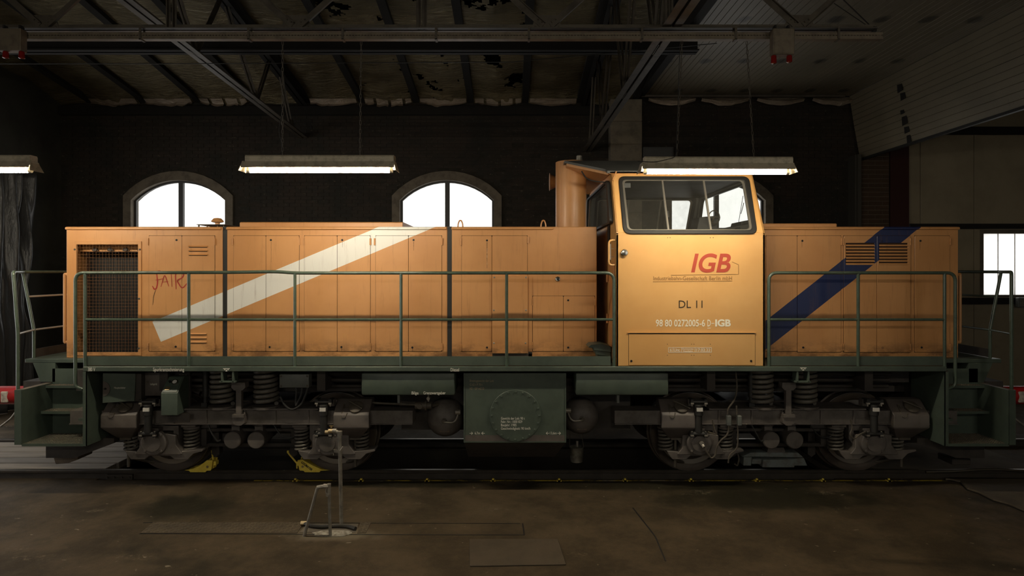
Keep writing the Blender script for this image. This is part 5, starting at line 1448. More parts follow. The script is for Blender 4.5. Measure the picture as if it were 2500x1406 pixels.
# main switch box with door ajar, charger box, lubrication box
ym = -1.32
sw = sbox('switch_box', 256, 912, 345, 980, ym+.02, .35, mm['under_dark'], .004)
m = M(); a, b = P(251, 912, ym-.05), P(331, 912, ym)
m.loft([(X(251, ym-.05), ym-.05, Z(911, ym-.05)), (X(331, ym), ym, Z(912, ym)), (X(331, ym), ym+.012, Z(912, ym)), (X(251, ym-.05), ym-.038, Z(911, ym-.05))],
       [(X(250, ym-.05), ym-.05, Z(984, ym-.05)), (X(328, ym), ym, Z(979, ym)), (X(328, ym), ym+.012, Z(979, ym)), (X(250, ym-.05), ym-.038, Z(984, ym-.05))])
part('box_door', m, mm['green'], sw, 30, .003)
m = M(); m.lathe([(.11, 0), (.11, -.003)], (X(250, ym-.05)+.03, ym-.048, Z(949, ym-.05)), 'y', 24); 
m = M(); c0 = (X(251, ym-.05), Z(949, ym-.05)); m.prism([(c0[0]+.002, c0[1]-.09)]+[(c0[0]+.085*math.cos(a), c0[1]+.09*math.sin(a)) for a in [-PI/2+PI*k/12 for k in range(13)]], ym-.050, ym-.046); part('warning_disc', m, mm['brown_grey'], sw, 0)
m = M(); m.cyl((c0[0]+.03, ym-.05, c0[1]), .013, -.012, .0, 'y', 10); part('key_switch', m, mm['black'], sw)
letters('Hauptschalter', 279, 307, 944, 948.5, ym-.035, mm['white_letter'], sw)
ch = sbox('charger_box', 350, 909, 400, 966, -1.22, .3, mm['brown_grey'], .005)
letters('Ladegerät', 367, 384, 935, 939.5, -1.22, mm['white_letter'], ch); m = M(); m.lathe([(.012, 0), (.012, -.006), (.006, -.006)], (X(361, -1.22), -1.22, Z(932, -1.22)), 'y', 10); part('lock', m, mm['chrome'], ch)
lp = sbox('socket_panel', 402, 908, 464, 1040, -1.14, .04, mm['under_dark'], .003)
letters('240 V', 438, 456, 913.5, 921, -1.14, mm['faded_letter'], lp)
m = M(); m.cyl((X(410, -1.14), -1.14, Z(918, -1.14)), .03, -.05, 0, 'y', 14); m.cyl((X(421, -1.14), -1.14, Z(917, -1.14)), .016, -.07, 0, 'y', 10); part('socket', m, mm['steel_dark'], lp)
yl = -1.42
lb = M(); x0, x1 = X(393, yl), X(433, yl); zb, zf, zt = Z(1014, yl), Z(960, yl), Z(960, yl)+.17
lb.prismx([(yl, zb), (yl, zf), (yl+.16, zt), (yl+.26, zt), (yl+.26, zb)], x0, x1); lbo = part('lubrication_box', lb, mm['green'], loco, 30, .004)
dy, dz = .16, .17; L = math.hypot(dy, dz); 
def slope(u, v, w): return (x0+u, yl+dy*v/L-w*dz/L, zf+dz*v/L+w*dy/L)
m = M(); m.plate([(.012, .012), (x1-x0-.012, .012), (x1-x0-.012, L-.012), (.012, L-.012)], [], slope, .006); part('sloping_plate', m, mm['green'], lbo, 30)
def disc(cu, cv, r, h): 
    m = M(); ring = [(cu+r*math.cos(2*PI*k/20), cv+r*math.sin(2*PI*k/20)) for k in range(20)]; m.plate(ring, [], lambda u, v, w: slope(u, v, .006+w), h); return m
part('gauge', disc(.12, .145, .035, .02), mm['chrome'], lbo, label='round chrome pressure gauge'); part('gauge_face', disc(.12, .145, .026, .022), mm['tape_white'], lbo)
m = M(); m.plate(rrect(.030, .040, .085, .085, .008, 2), [], lambda u, v, w: slope(u, v, .006+w), .006); part('maker_plate', m, mm['brass'], lbo)
part('push_button', disc(.055, .155, .014, .02), mm['black'], lbo)
m = M(); m.box(x0+.01, x1+.09, yl+.10, yl+.12, Z(1036, yl), zb); m.box(X(416, yl), X(433, yl), yl+.097, yl+.10, Z(1027, yl), Z(1023, yl)); part('mounting_foot', m, mm['under_dark'], lbo, 0)
# fuel tank with bolted round cover
yt = -1.40
m = M(); x0, x1 = X(1132, yt), X(1382, yt); z0, z1 = Z(1080, yt), Z(911, yt)
m.box(x0, x1, yt, -yt, z0, z1); ft = part('fuel_tank', m, mm['green'], loco, 30, .006)
m = M(); m.loft([(x0+.005, yt+.005, z0), (x1-.005, yt+.005, z0), (x1-.005, -yt-.005, z0), (x0+.005, -yt-.005, z0)], [(x0+.03, yt+.36, z0-.275), (x1-.11, yt+.36, z0-.275), (x1-.11, -yt-.36, z0-.275), (x0+.03, -yt-.36, z0-.275)]); part('tank_sump', m, mm['under_dark'], ft, 0)  # dark colour stands in for the shade on the slanted underside
m = M(); m.box(x0+.004, x1-.004, yt-.002, yt+.01, z0, Z(1062, yt)); part('soiled_band', m, mm['brown_grey'], ft, 0)
m = M(); m.plate([(x0, z0), (x1, z0), (x1, z1), (x0, z1)], [[(x0+.014, z0+.014), (x1-.014, z0+.014), (x1-.014, z1-.014), (x0+.014, z1-.014)]], lambda u, v, w: (u, yt-.008+w, v), .008); part('edge_frame', m, mm['green'], ft, 30)
cc = (X(1258.5, yt), yt, Z(1014, yt)); m = M(); m.lathe([(.307, 0), (.307, -.014), (.303, -.018), (.01, -.018)], cc, 'y', 56); part('manhole_cover', m, mm['green'], ft, 30)
bolt = mesh('bolt', M().lathe([(.0135, 0), (.0135, -.008), (.010, -.013), (.004, -.014)], (0, 0, 0), 'y', 10), mm['green'], 30)
for k in range(20):
    a = PI/2+2*PI*k/20; link('bolt', bolt, ft, (cc[0]+.283*math.cos(a), yt-.018, cc[2]+.283*math.sin(a)))
yc = yt-.018
for s_, p1, q in (('Gewicht der Lok: 90 t', 1281, 1018), ('Fabr. Nr.: 1000 829', 1275, 1026.2), ('Baujahr: 1985', 1261, 1034.3), ('Geschwindigkeit: 90 km/h', 1295, 1042.6)): letters(s_, 1223, p1, q, q+6, yc, mm['white_letter'], ft)
for s_, p1, q in (('Bremsgewicht der Lok', 1206, 926.5), ('G 62 t P 70 t', 1178, 936), ('KE - GP mZ D', 1182, 945.5)): letters(s_, 1147, p1, q, q+5.5, yt, mm['faded_letter'], ft)
letters('6,7m', 1159, 1171.5, 1054, 1060, yt, mm['white_letter'], ft); letters('13,6m', 1342.5, 1359, 1054, 1060, yt, mm['white_letter'], ft)
def arrow(p0, p1, q):
    s = 1 if p1 > p0 else -1
    for a in ((p0, q, p1, q), (p1-s*4, q-3.3, p1, q), (p1-s*4, q+3.3, p1, q)): bar(*a, .0028, 'white_letter', yt-.001, ft)
arrow(1146.5, 1154.5, 1057.5); arrow(1183.5, 1175.5, 1057.5); arrow(1340.5, 1333, 1057.5); arrow(1361, 1369, 1057.5)
# air tanks each side of the fuel tank
for p, q, r in ((1084.5, 1027, .238), (1421, 1023, .228)):
    ya = -1.16; c = P(p, q, ya)
    m = M(); m.lathe([(.02, 0), (r*.45, .012), (r*.75, .05), (r*.93, .11), (r, .19), (r, 2.1), (r*.7, 2.25), (.02, 2.3)], c, 'y', 32); at = part('air_tank', m, mm['bogie_grey'], loco, 50)
    m = M(); m.cyl((c[0], c[1], c[2]), .036, -.012, .02, 'y', 6); m.cyl((c[0], c[1], c[2]), .022, -.035, 0, 'y', 10); part('valve', m, mm['steel_dark'], at)
    sg = -1 if p > 1250 else 1
    m = M(); m.tube(fillet([(c[0], c[1]-.025, c[2]-.01), (c[0]+sg*.12, c[1]-.03, c[2]-.02), (c[0]+sg*.17, c[1]-.03, c[2]+.05), (c[0]+sg*.17, c[1]-.02, c[2]+.14)], .05), .011, 8); m.cyl((c[0]+sg*.17, c[1]-.02, c[2]+.11), .03, -.03, .03, 'x', 12); part('pipe', m, mm['galvanised'], at)
    m = M(); m.box(c[0]-.06, c[0]+.06, c[1]+.03, c[1]+.06, c[2]-r*.62, c[2]-r*.42); part('data_plate', m, mm['bogie_dusty'], at, 0)
    for yy_ in (-.6, .5):
        m = M(); m.lathe([(r+.006, -.03), (r+.006, .03)], (c[0], yy_, c[2]), 'y', 28); m.box(c[0]-.03, c[0]+.03, yy_-.03, yy_+.03, c[2]+r-.02, 1.3); part('strap', m, mm['under_dark'], at, 30)
# coupling flange on the pipe at the left tank
m = M(); c = P(1030, 990, -1.15); m.cyl(c, .045, -.08, .12, 'x', 14); m.cyl((c[0]+.05, c[1], c[2]), .062, -.01, .012, 'x', 16); m.cyl((c[0]-.02, c[1], c[2]), .032, -.06, .05, 'y', 12); m.tube([(c[0]-.08, c[1], c[2]+.01), (X(940, -1.1), -1.1, Z(985, -1.1)), (X(905, -1.1), -1.1, Z(983, -1.1))], .014, 8); m.tube([(c[0]+.12, c[1], c[2]), (X(1085, -1.1), -1.0, Z(985, -1.0))], .02, 8); part('pipe_coupling', m, mm['steel_dark'], loco)

# -------------------------------------------------- bogies
WB = 1.057
def bogie(xc, right):
    def L(p, q, y): return (X(p, y)-xc, y, Z(q, y))
    fm = M(); yb0, yb1 = -1.22, -.94
    z0, z1 = .697, .862
    fm.prism([(-2.085, z0+.01), (2.085, z0+.01), (2.085, z1), (.95, z1), (.70, z1+.03), (-.70, z1+.03), (-.95, z1), (-2.085, z1)], yb0, yb1)
    fm.box(-2.085, 2.085, yb0-.02, yb1+.02, z0, z0+.012); fm.box(-.95, .95, yb0-.05, yb1+.06, z1+.018, z1+.036)
    for u in (-.42, .42, -.82, .82, -.05, .05): fm.box(u-.006, u+.006, yb0-.018, yb0, z0+.012, z1+.02)
    for sx in (-1, 1): fm.box(sx*.5-.1, sx*.5+.1, -1.0, 1.0, .60, .80)
    fm.box(-.9, .9, -.30, .30, .35, .80)
    bg_ = M(); 
    root = link('bogie', mesh('bogie', fm, mm['bogie_grey'], 30), loco, (xc, 0, 0)); ORG[root.name] = (0, 0, 0)
    # second side frame = first one turned round
    def both(name, me, n_far=True, loc=(0, 0, 0)):
        a = link(name, me, root, loc)
        if n_far: link(name, me, root, (-loc[0], -loc[1], loc[2]), (0, 0, PI))
        return a
    sfm = M(); sfm.prism([(-2.085, z0+.01), (2.085, z0+.01), (2.085, z1), (-2.085, z1)], -yb1, -yb0); link('side_frame', mesh('side_frame', sfm, mm['bogie_grey'], 0), root)
    # wheels and axles
    for u in (-WB, WB):
        for sy in (-1, 1):
            w = M(); prof = [(.09, -.10), (.20, -.075), (.40, -.055), (.425, -.068), (.432, -.072), (.494, -.072), (.500, -.066), (.503, .03), (.512, .045), (.532, .052), (.530, .066), (.44, .068), (.42, .05), (.18, .05), (.09, .08)]
            w.lathe([(r, -sy*t) for r, t in prof], (0, 0, 0), 'y', 48)
            wh = link('wheel', mesh('wheel', w, mm['wheel_steel'], 30), root, (u, sy*.7525, .502))
            tr_ = M(); tr_.lathe([(.5035, -sy*-.060), (.5045, -sy*.030), (.5035, -sy*.031)], (0, 0, 0), 'y', 48)
            link('tread', mesh('tread', tr_, mm['tread_steel'], 30), root, (u, sy*.7525, .502))
        ax = M(); ax.cyl((u, 0, .502), .085, -1.0, 1.0, 'y', 16); ax.cyl((u, 0, .502), .24, -.38, .38, 'y', 24); link('axle', mesh('axle', ax, mm['under_dark'], 30), root)
    # secondary springs with seats
    sp = M(); sp.helix((0, 0, 0), .125, .0255, .026, .47, 7.4, 10, 20); spm = mesh('secondary_spring', sp, mm['spring_grey'], 60)
    st = M(); st.cyl((0, 0, 0), .165, 0, .03, 'z', 24); stm = mesh('spring_seat', st, mm['bogie_grey'], 30)
    for u in (-.268, .268):
        for sy in (-1, 1):
            link('secondary_spring', spm, root, (u, sy*1.13, z1+.045)); link('spring_seat', stm, root, (u, sy*1.13, z1+.02)); link('spring_seat', stm, root, (u, sy*1.13, 1.36))
    # centre hanger
    hg = M(); hg.box(-.032, .032, -1.30, -1.24, .82, 1.14); hg.prism([(-.08, 1.22), (-.085, 1.16), (-.05, 1.125), (.05, 1.125), (.085, 1.16), (.08, 1.22)], -1.31, -1.20)
    hg.box(-.07, .07, -1.32, -1.20, .80, .835); hg.prism([(-.075, .80), (-.07, .73), (-.03, .70), (.03, .70), (.07, .73), (.075, .80)], -1.30, -1.20)
    for u in (-.055, .055): hg.cyl((u, -1.26, 0), .012, .79, .855, 'z', 6)
    both('hanger_link', mesh('hanger_link', hg, mm['bogie_grey'], 30))
    # inclined damper by the spring
    dm = M(); uu = -.47 if not right else -.40
    dm.cyl((uu, -1.15, 0), .034, 1.02, 1.36, 'z', 14); dm.cyl((uu, -1.15, 0), .026, .92, 1.02, 'z', 12); dm.box(uu-.035, uu+.035, -1.19, -1.11, .88, .95); both('vertical_damper', mesh('vertical_damper', dm, mm['rubber'], 30))
    # axle boxes, primary springs, yaw dampers
    ab = M(); ya = -1.20
    def S(pts): return [((p-379)*(CD+ya)/F, Z(q, ya)) for p, q in pts]
    ab.prism(S([(302, 1101), (330, 1104), (428, 1104), (490, 1098), (491, 1103), (470, 1109), (456, 1123), (423, 1123), (412, 1114), (361, 1114), (350, 1123), (316, 1123), (306, 1110)]), ya+.02, -.98)
    ab.prism(S([(327, 1109), (339, 1094), (340, 1062), (352, 1059), (406, 1059), (428, 1063), (428, 1086), (444, 1108), (440, 1110), (330, 1110)]), ya, -.96)
    abm = mesh('axle_box', ab, mm['bogie_grey'], 30, .006)
    cp = M(); cz = Z(1079, ya); cp.lathe([(.155, 0), (.155, -.045), (.14, -.055), (.10, -.055), (.098, -.075), (.01, -.080)], (0, ya, cz), 'y', 32)
    for k in range(4):
        a = PI/4+PI/2*k; cp.lathe([(.020, 0), (.020, -.055), (.012, -.062)], (.135*math.cos(a), ya, cz+.135*math.sin(a)), 'y', 8)
    cpm = mesh('axle_cap', cp, mm['bogie_grey'], 30)
    pr = M(); pr.helix((0, 0, 0), .078, .0155, 0, .27, 6.2, 8, 16); prm = mesh('primary_spring', pr, mm['spring_grey'], 60)
    tp = M(); tp.cyl((0, 0, 0), .10, 0, .03, 'z', 20); tp.box(-.09, .09, -.09, .09, .03, .095); tpm = mesh('spring_bracket', tp, mm['bogie_grey'], 30, .004)
    dmp = M(); yd = -1.30
    zt, zb = Z(981, yd), Z(1059, yd)
    dmp.cyl((0, yd, 0), .052, zt-.16, zt-.03, 'z', 18, .004); dmp.cyl((0, yd, 0), .043, zb+.02, zt-.15, 'z', 18)
    for zz in (zt, zb):
        dmp.cyl((0, yd, zz), .028, -.075, .075, 'x', 12)
        for s in (-1, 1): dmp.box(s*.082-.017, s*.082+.017, yd-.025, yd+.09, zz-.04 if zz == zb else zz-.025, zz+.025 if zz == zb else zz+.035)
    dmm = mesh('axle_damper', dmp, mm['rubber'], 30)
    lbm = M(); lbm.box(-.036, .036, yd-.056, yd-.035, zt-.105, zt-.062); lbm = mesh('damper_label', lbm, mm['tape_white'], 30)
    lug = M()
    for zz in (zt, zb):
        for s in (-1, 1): lug.box(s*.082-.018, s*.082+.018, yd-.03, yd+.0, zz-.024, zz-.006); lug.cyl((s*.082, yd-.012, 0), .009, zz-.05, zz+.035, 'z', 6)
    lugm = mesh('damper_bolt', lug, mm['galvanised'], 30)
    brk = M(); brk.box(-.11, .11, yd+.05, -1.16, zt-.06, zt+.02); brk.box(-.09, .09, yd+.06, -1.14, zb-.03, zb+.05); brkm = mesh('damper_bracket', brk, mm['bogie_grey'], 30)
    for u in (-WB, WB):
        both('axle_box', abm, True, (u, 0, 0)); both('axle_cap', cpm, True, (u, 0, 0))
        for s in (-1, 1):
            both('primary_spring', prm, True, (u+s*.372, -1.06, .335)); o = both('spring_bracket', tpm, True, (u+s*.372, -1.06, .61))
        both('axle_damper', dmm, True, (u-.03, 0, 0)); link('damper_label', lbm, root, (u-.03, 0, 0)); link('damper_bolt', lugm, root, (u-.03, 0, 0)); both('damper_bracket', brkm, True, (u-.03, 0, 0))
        # guide horn
        hn = M(); hn.prism([(-.25, .71), (.25, .71), (.25, .50), (.19, .42), (.19, .60), (-.19, .60), (-.19, .42), (-.25, .50)], -1.14, -1.04); both('guide_horn', mesh('guide_horn', hn, mm['bogie_grey'], 30), True, (u, 0, 0))
    # sand boxes with filler caps and pipes
    for u, s in (((-1.45, -1), (1.355, 1)) if not right else ((-1.314, -1), (1.485, 1))):
        sb = M(); yf = -1.30; w = .216; zf1, zf0 = Z(1014, yf), Z(1045, yf)
        sb.prismx([(yf, zf0), (yf, zf1), (-1.12, zf1+.16), (-.98, zf1+.16), (-.98, zf0-.02)], u-w, u+w)
        sb.loft([(u-w, yf, zf0), (u+w, yf, zf0), (u+w, -.98, zf0-.02), (u-w, -.98, zf0-.02)], [(u-.10, yf+.14, zf0-.155), (u+.08, yf+.14, zf0-.155), (u+.08, -1.02, zf0-.155), (u-.10, -1.02, zf0-.155)])
        bx_ = both('sand_box', mesh('sand_box', sb, mm['bogie_dusty'] if False else mm['brown_grey'], 30, .006))
        # cap on the sloping top
        nrm = Vector((0, -.16, .18)).normalized(); cpos = Vector((u+.04, (yf-1.12)/2-.01, (zf1*2+.16)/2)); tdir = Vector((1, 0, 0)); vdir = nrm.cross(tdir)
        cm = M(); n_ = 20
        for r, h in ((.085, 0), (.085, .018), (.06, .030), (.005, .034)):
            cm.v += [tuple(cpos+nrm*h+tdir*r*math.cos(2*PI*k/n_)+vdir*r*math.sin(2*PI*k/n_)) for k in range(n_)]
        cm.f = [(i*n_+k, i*n_+(k+1) % n_, (i+1)*n_+(k+1) % n_, (i+1)*n_+k) for i in range(3) for k in range(n_)]
        e = nrm*.045; cm.tube([tuple(cpos+e+tdir*.09-vdir*.05), tuple(cpos+e-tdir*.02+vdir*.02), tuple(cpos+e-tdir*.09+vdir*.06)], .011, 6)
        both('filler_cap', mesh('filler_cap', cm, mm['steel_dark'], 40))
        cn = M(); cn.tube(fillet([tuple(cpos+nrm*.01-tdir*.09), tuple(cpos+nrm*.01-tdir*.13-vdir*.03), tuple(cpos+nrm*.01-tdir*.15+vdir*.06), (u-.12, yf-.008, zf1-.02), (u-.07, yf-.008, zf1-.03), (u-.05, yf+.01, zf1+.03)], .04), .006, 5); link('cap_chain', mesh('cap_chain', cn, mm['steel_dark'], 40), root)
        pp = M(); xq = u; pp.box(xq-.07, xq+.07, -1.16, -1.02, zf0-.18, zf0-.155); pp.cyl((xq, -1.09, 0), .018, .14, zf0-.17, 'z', 10)
        pp.tube(fillet([(xq, -1.09, .34), (xq-s*-.02, -1.02, .24), (xq-s*.10, -.86, .14), (xq-s*.20, -.78, .10)], .1), .020, 8); both('sand_pipe', mesh('sand_pipe', pp, mm['steel_dark'], 40))
    # brake cylinders
    bc_ = M(); bc_.lathe([(.01, 0), (.095, .0), (.105, .010), (.105, .30), (.085, .33), (.085, .5)], (0, -1.15, .48), 'y', 28); bc_.box(-.05, .05, -1.05, -.75, .57, .70); bcm = mesh('brake_cylinder', bc_, mm['bogie_grey'], 40)
    for u in (-.145, .145): both('brake_cylinder', bcm, True, (u, 0, 0))
    rg = M(); rg.box(-.75, .75, -.98, -.90, .36, .40); rg.box(-.75, .75, -.98, -.90, .55, .585)
    for u in (-.62, .62): rg.box(u-.09, u+.09, -1.0, -.86, .39, .58); rg.box(u-.02, u+.02, -1.02, -.9, .34, .62)
    for u in (-.50, .50): rg.prism([(u-.03, .80), (u+.03, .80), (u+.05, .22), (u+.0, .18), (u-.05, .22)], -.82, -.72)
    both('brake_rigging', mesh('brake_rigging', rg, mm['under_dark'], 30))
    cb = M(); cb.tube(fillet([(-.42, -1.2, .70), (-.36, -1.22, .58), (-.30, -1.2, .48), (-.26, -1.2, .50)], .05), .010, 6); cb.tube(fillet([(.35, -1.1, .66), (.45, -1.12, .52), (.60, -1.1, .50), (.66, -1.1, .60)], .05), .009, 6); link('brake_hose', mesh('brake_hose', cb, mm['rubber'], 40), root)
    return root
bog_l = bogie(-3.295, False)
bog_r = bogie(3.335, True)
xr_ = 3.335
def bl(p, q, y): return (X(p, y)-xr_, y, Z(q, y))
# right bogie extras: sensor cables with connectors, magnetic track brake
yq = -1.33
m = M(); m.tube(fillet([bl(1796, 908, yq), bl(1800, 945, yq), bl(1795, 975, yq), bl(1777, 998, yq), bl(1776, 1012, yq)], .1), .010, 6); link('sensor_cable', mesh('sensor_cable', m, mm['steel_dark'], 40), bog_r)
m = M(); m.tube(fillet([bl(1798, 990, yq), bl(1799, 1012, yq)], .1), .010, 6); link('sensor_cable', mesh('sensor_cable', m, mm['steel_dark'], 40), bog_r)
m = M(); m.tube(fillet([bl(1780, 1038, yq), bl(1777, 1062, yq), bl(1760, 1074, yq), bl(1749, 1090, yq), bl(1747, 1112, yq), bl(1737, 1120, yq), bl(1726, 1104, yq), bl(1717, 1090, yq)], .08), .011, 8); link('sensor_cable', mesh('sensor_cable', m, mm['steel_dark'], 40), bog_r)
m = M(); m.tube(fillet([bl(1801, 1038, yq), bl(1802, 1070, yq), bl(1800, 1096, yq), bl(1780, 1110, yq), bl(1778, 1130, yq)], .1), .009, 6); link('sensor_cable', mesh('sensor_cable', m, mm['steel_dark'], 40), bog_r)
m = M(); m.tube(fillet([bl(1800, 1105, -1.0), bl(1805, 1120, -1.0), bl(1800, 1138, -1.0), bl(1793, 1132, -1.0)], .05), .010, 6); link('sensor_cable', mesh('sensor_cable', m, mm['steel_dark'], 40), bog_r)
m = M(); m.tube(fillet([bl(1739, 1024, yq), bl(1745, 1050, yq), bl(1751, 1062, yq), bl(1728, 1054, yq)], .05), .009, 6); link('sensor_cable', mesh('sensor_cable', m, mm['steel_dark'], 40), bog_r)
m = M(); m.tube(fillet([bl(2076, 1024, yq), bl(2082, 1045, yq), bl(2074, 1062, yq), bl(2085, 1073, yq), bl(2100, 1060, yq), bl(2114, 1053, yq)], .05), .010, 6); link('sensor_cable', mesh('sensor_cable', m, mm['steel_dark'], 40), bog_r)
for p in (1779, 1804.5):
    m = M(); m.box(X(p-5, yq)-xr_, X(p+5, yq)-xr_, yq-.03, yq+.03, Z(1038, yq), Z(1014, yq))
    link('connector', mesh('connector', m, mm['junction_grey'], 30, .006), bog_r)
m = M(); c = bl(1713, 1082, -1.30); m.cyl(c, .028, -.03, .03, 'y', 6); m.tube([c, bl(1719, 1092, -1.34)], .02, 8); link('speed_sensor', mesh('speed_sensor', m, mm['galvanised'], 30), bog_r)
m = M(); y0, y1 = -.90, -.70
def tb(pts, a, b): m.prism([(X(p, y0)-xr_, Z(q, y0)) for p, q in pts], a, b)
tb([(1860, 1140), (1862, 1121), (1940, 1120), (1938, 1140)], y0-.02, y1)
tb([(1815, 1137), (1816, 1116), (1836, 1116), (1834, 1137)], y0, y1); tb([(1836, 1134), (1838, 1122), (1862, 1122), (1860, 1134)], y0+.02, y1)
tb([(1938, 1137), (1940, 1120), (1963, 1118), (1971, 1137)], y0, y1)
tb([(1812, 1116), (1835, 1106), (1950, 1106), (1964, 1118)], y0+.02, y1)
link('track_brake', mesh('track_brake', m, mm['brake_blue'], 30, .005), bog_r)
m = M(); tb([(1875, 1106), (1878, 1094), (1916, 1094), (1920, 1106)], y0+.03, y1); link('brake_mount', mesh('brake_mount', m, mm['bogie_grey'], 30), bog_r)

# ================================================================== THINGS AROUND IT
# wheel chocks on the near rail
def chock(pts, stop, bar_, lab, text, cent, plate_q):
    yc_ = -.83
    t = thing('wheel_chock', lab, 'wheel chock', P(cent, 1147, yc_), 'yellow wheel chocks')
    m = M(); m.prism([XZ(p, q, yc_) for p, q in pts], yc_, yc_+.02); m.prism([XZ(p, q, yc_) for p, q in pts], yc_+.13, yc_+.15); part('side_plate', m, mm['yellow'], t, 30, .003)
    m = M(); cur = pts[-5:] if False else stop
    m.loft([(X(p, yc_), yc_+.02, Z(q, yc_)) for p, q in cur], [(X(p, yc_), yc_+.13, Z(q, yc_)) for p, q in cur]); part('wedge', m, mm['yellow'], t, 30)
    m = M(); m.tube([P(bar_[0][0], bar_[0][1], yc_+.07), P(bar_[1][0], bar_[1][1], yc_+.07)], .011, 8); m.tube([P(bar_[1][0], bar_[1][1], yc_+.07), (X(bar_[1][0], yc_+.07), yc_+.07, Z(bar_[1][1]-5, yc_+.07))], .014, 8); part('handle', m, mm['yellow'], t)
    m = M(); p, q = bar_[0]; m.box(X(p-3, yc_), X(p+3.5, yc_), yc_+.03, yc_+.11, Z(q+8, yc_), Z(q-2, yc_)); m.cyl(P(p, q+9, yc_+.05), .010, -.02, .04, 'z', 6); part('clamp', m, mm['yellow'], t, 30, .003)
    m = M(); m.cyl(P(*plate_q, yc_), .016, -.003, .001, 'y', 14); part('pivot_disc', m, mm['brass'], t)
    return t
ch1 = [(450, 1148.3), (461.3, 1149.4), (464.3, 1153), (500.8, 1153), (504.6, 1149.4), (513.7, 1149), (516, 1146), (519, 1124), (505, 1123.5), (487, 1137), (470, 1144.5)]
t1 = chock(ch1, [(455, 1148.5), (513, 1148.5), (517, 1125), (506, 1125), (487, 1138), (470, 1145.5)], ((521, 1130), (518, 1104)), 'yellow steel wheel chock under the leftmost wheel, upright handle', None, 485, (506.5, 1139.5))
ch2 = [(806, 1148.3), (783, 1149.4), (779.5, 1153), (744, 1153), (741, 1149.4), (732, 1149), (730, 1146), (726, 1124), (738, 1122), (760, 1135), (785, 1146)]
t2 = chock(ch2, [(798, 1148.5), (733, 1148.5), (729, 1125), (738, 1124), (760, 1136.5), (785, 1147)], ((725, 1131), (703, 1105)), 'yellow steel wheel chock with black lettering, slanting handle', None, 760, (739, 1139))
letters('LOCMAYER', 735, 768, 1124.5, 1129.5, -.83, mm['black'], t2, ang=-.66)

# stand pipe with tap, clamp
ys = -2.29; xb, xt_ = X(834, ys), X(829, ys)
sp_ = thing('water_standpipe', 'tall thin grey standpipe with brass tap in front of the wheels', 'standpipe', (xb, ys, FZ))
m = M(); m.tube(fillet([(xb, ys, FZ-.02), (xt_, ys, Z(1054, ys)), (X(803, ys), ys, Z(1052, ys))], .05), .0205, 12); part('pipe', m, mm['galvanised'], sp_)
m = M(); m.cyl((xt_+.002, ys, Z(1056, ys)), .027, -.03, .015, 'z', 12); m.lathe([(.026, -.02), (.026, .02)], (X(817, ys), ys, Z(1052, ys)), 'x', 12); part('elbow', m, mm['galvanised'], sp_)
m = M(); c = (X(809, ys), ys, Z(1052, ys)); m.cyl(c, .022, -.03, .03, 'x', 12); m.cyl(c, .011, 0, .05, 'z', 8); m.box(c[0]-.022, c[0]+.022, ys-.008, ys+.008, c[2]+.048, c[2]+.058); m.cyl((c[0]-.045, ys, c[2]-.012), .02, -.02, .02, 'x', 12); part('tap', m, mm['brass'], sp_)
m = M(); c = (X(829.5, ys), ys, Z(1100, ys)); m.lathe([(.027, -.016), (.027, .016)], c, 'z', 14); m.box(c[0]-.065, c[0]-.02, ys-.02, ys+.01, c[2]-.016, c[2]+.016); m.box(c[0]-.065, c[0]-.058, ys-.02, ys+.01, c[2]-.045, c[2]+.01); m.tube([(c[0], ys-.02, c[2]-.01), (c[0]+.04, ys-.03, c[2]+.05)], .006, 6); part('pipe_clamp', m, mm['galvanised'], sp_)
# short pipe trestle
yr = -2.55
ps = thing('pipe_trestle', 'low trestle of two old grey pipe legs beside the standpipe', 'pipe stand', (X(775, yr), yr, FZ))
m = M(); m.tube([(X(742, yr), yr, FZ-.01), (X(775, yr), yr, Z(1191, yr))], .0165, 10); part('leg', m, mm['galvanised'], ps)
m = M(); m.tube([(X(806.5, yr), yr, FZ-.01), (X(803, yr), yr, Z(1183, yr))], .0165, 10); m.cyl((X(803, yr), yr, 0), .021, Z(1206, yr), Z(1181, yr), 'z', 12); part('leg', m, mm['galvanised'], ps)
m = M(); m.tube([(X(774, yr), yr, Z(1190, yr)), (X(804, yr), yr, Z(1185, yr))], .020, 10); m.cyl((X(795, yr), yr, Z(1187, yr)), .026, -.02, .03, 'x', 8); part('cross_pipe', m, mm['galvanised'], ps)
m = M(); m.tube(fillet([(X(798, yr), yr-.02, Z(1190, yr)), (X(796, yr), yr-.02, Z(1200, yr)), (X(801, yr), yr-.02, Z(1207, yr))], .02), .006, 6); m.cyl((X(801, yr), yr-.02, Z(1207, yr)), .016, -.01, .01, 'y', 10); part('shackle', m, mm['galvanised'], ps)
# hose stub on the ground
m = M(); pth = [(742, 1283), (755, 1288), (785, 1292), (820, 1288), (850, 1290), (868, 1296)]
m.tube(fillet([(*fl(p, q), FZ+.0245) for p, q in pth], .1), .020, 8); hz = thing('rubber_hose', 'short dark rubber hose lying at the foot of the standpipe', 'hose', (*fl(800, 1290), FZ)); part('hose_body', m, mm['hose'], hz)
m = M(); a = fl(742, 1283); m.cyl((a[0], a[1], FZ+.026), .026, -.03, .03, 'x', 10); part('hose_coupling', m, mm['brass'], hz)
m = M(); random.seed(3)
cx_, cy_ = fl(812, 1303); pts = []
for k in range(28):
    a = 2*PI*k/28; r = 1+.25*noise.noise((math.cos(a)*2, math.sin(a)*2, 1)); pts.append((cx_+.20*r*math.cos(a), cy_+.075*r*math.sin(a)))
m.prismz(pts, FZ, FZ+.0055); tag(part('lime_deposit', m, mm['spill_white'], None, 0), 'pale lime deposit on the floor around the trestle foot', 'stain')
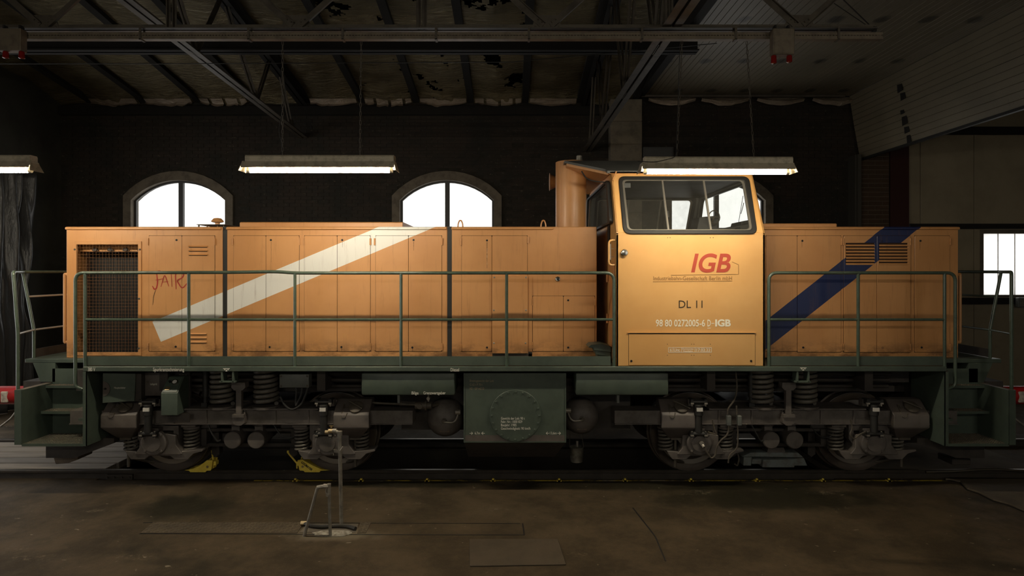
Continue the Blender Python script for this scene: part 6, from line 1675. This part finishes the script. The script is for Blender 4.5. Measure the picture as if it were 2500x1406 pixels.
# chequer plate duct covers
def chequer(p0, p1, lab, skew=0):
    a, b = fl(p0[0], 1302), fl(p1[0], 1302); c, d = fl(p1[1], 1276), fl(p0[1], 1276)
    t = thing('duct_cover', lab, 'duct cover', ((a[0]+b[0])/2, a[1], FZ), 'steel duct covers in the floor')
    m = M(); m.prismz([a, b, c, d], FZ+.0, FZ+.006); part('plate', m, mm['steel_plate'], t, 0)
    m = M(); n_ = max(2, int((b[0]-a[0])/.045))
    for i in range(n_):
        for j in range(6):
            f = (i+.5)/n_; g = (j+.5)/6; x = (a[0]*(1-f)+b[0]*f)*(1-g)+(d[0]*(1-f)+c[0]*f)*g; y = a[1]*(1-g)+d[1]*g; s = 1 if (i+j) % 2 else -1
            m.loft([(x-.016, y-.010*s-.003, FZ+.006), (x+.016, y+.010*s-.003, FZ+.006), (x+.016, y+.010*s+.003, FZ+.006), (x-.016, y-.010*s+.003, FZ+.006)], [(x-.013, y-.008*s-.002, FZ+.0095), (x+.013, y+.008*s-.002, FZ+.0095), (x+.013, y+.008*s+.002, FZ+.0095), (x-.013, y-.008*s+.002, FZ+.0095)])
    o = part('tread_pattern', m, mm['steel_plate'], t, 0); o['kind'] = 'stuff'
chequer((343, 374), (725, 742), 'long chequered steel duct cover left of the pipe trestle'); chequer((872, 880), (893, 906), 'short chequered steel duct cover right of the standpipe')
m = M(); a, b, c, d = fl(732, 1300), fl(868, 1300), fl(875, 1279), fl(748, 1279); m.prismz([a, b, c, d], FZ, FZ+.003); tag(part('open_duct', m, mm['plaster_dark'], None, 0), 'bare duct floor under the hose and standpipe', 'floor duct')
# hatch plate
m = M(); a, b, c, d = fl(1147, 1384), fl(1382, 1380), fl(1362, 1318), fl(1146, 1318); m.prismz([a, b, c, d], FZ, FZ+.012); tag(part('floor_hatch', m, mm['hatch_steel'], None, 30, .003), 'large plain steel hatch plate set in the foreground floor', 'hatch')
# dented bucket hung under the right air tank
c = P(1407.5, 1126, -1.0)
bk = thing('bucket', 'dented tin bucket hung under the right air tank', 'bucket', c)
r0, h = .088, (1126-1091)*8.0/F
m = M(); m.lathe([(r0*.86, 0), (r0*.86, .004), (r0, h), (r0+.006, h+.002), (r0+.002, h+.006), (r0-.004, h), (r0*.84, .008), (.01, .008)], c, 'z', 24); part('pail', m, mm['tin'], bk)
m = M(); m.tube(fillet([(c[0]-r0, c[1], c[2]+h), (c[0]-r0+.01, c[1]-.03, c[2]+h+.26), (c[0]+.02, c[1]-.02, c[2]+h+.34)], .03), .004, 6); m.tube(fillet([(c[0]+r0, c[1], c[2]+h), (c[0]+r0-.02, c[1], c[2]+h+.14), (c[0]+.05, c[1]+.05, c[2]+h+.25)], .03), .004, 6); part('wire_handle', m, mm['steel_dark'], bk)
m = M(); m.cyl((c[0]+.01, c[1]+.02, 0), .016, c[2]+h, c[2]+h+.07, 'z', 8); part('drip_spout', m, mm['galvanised'], bk)
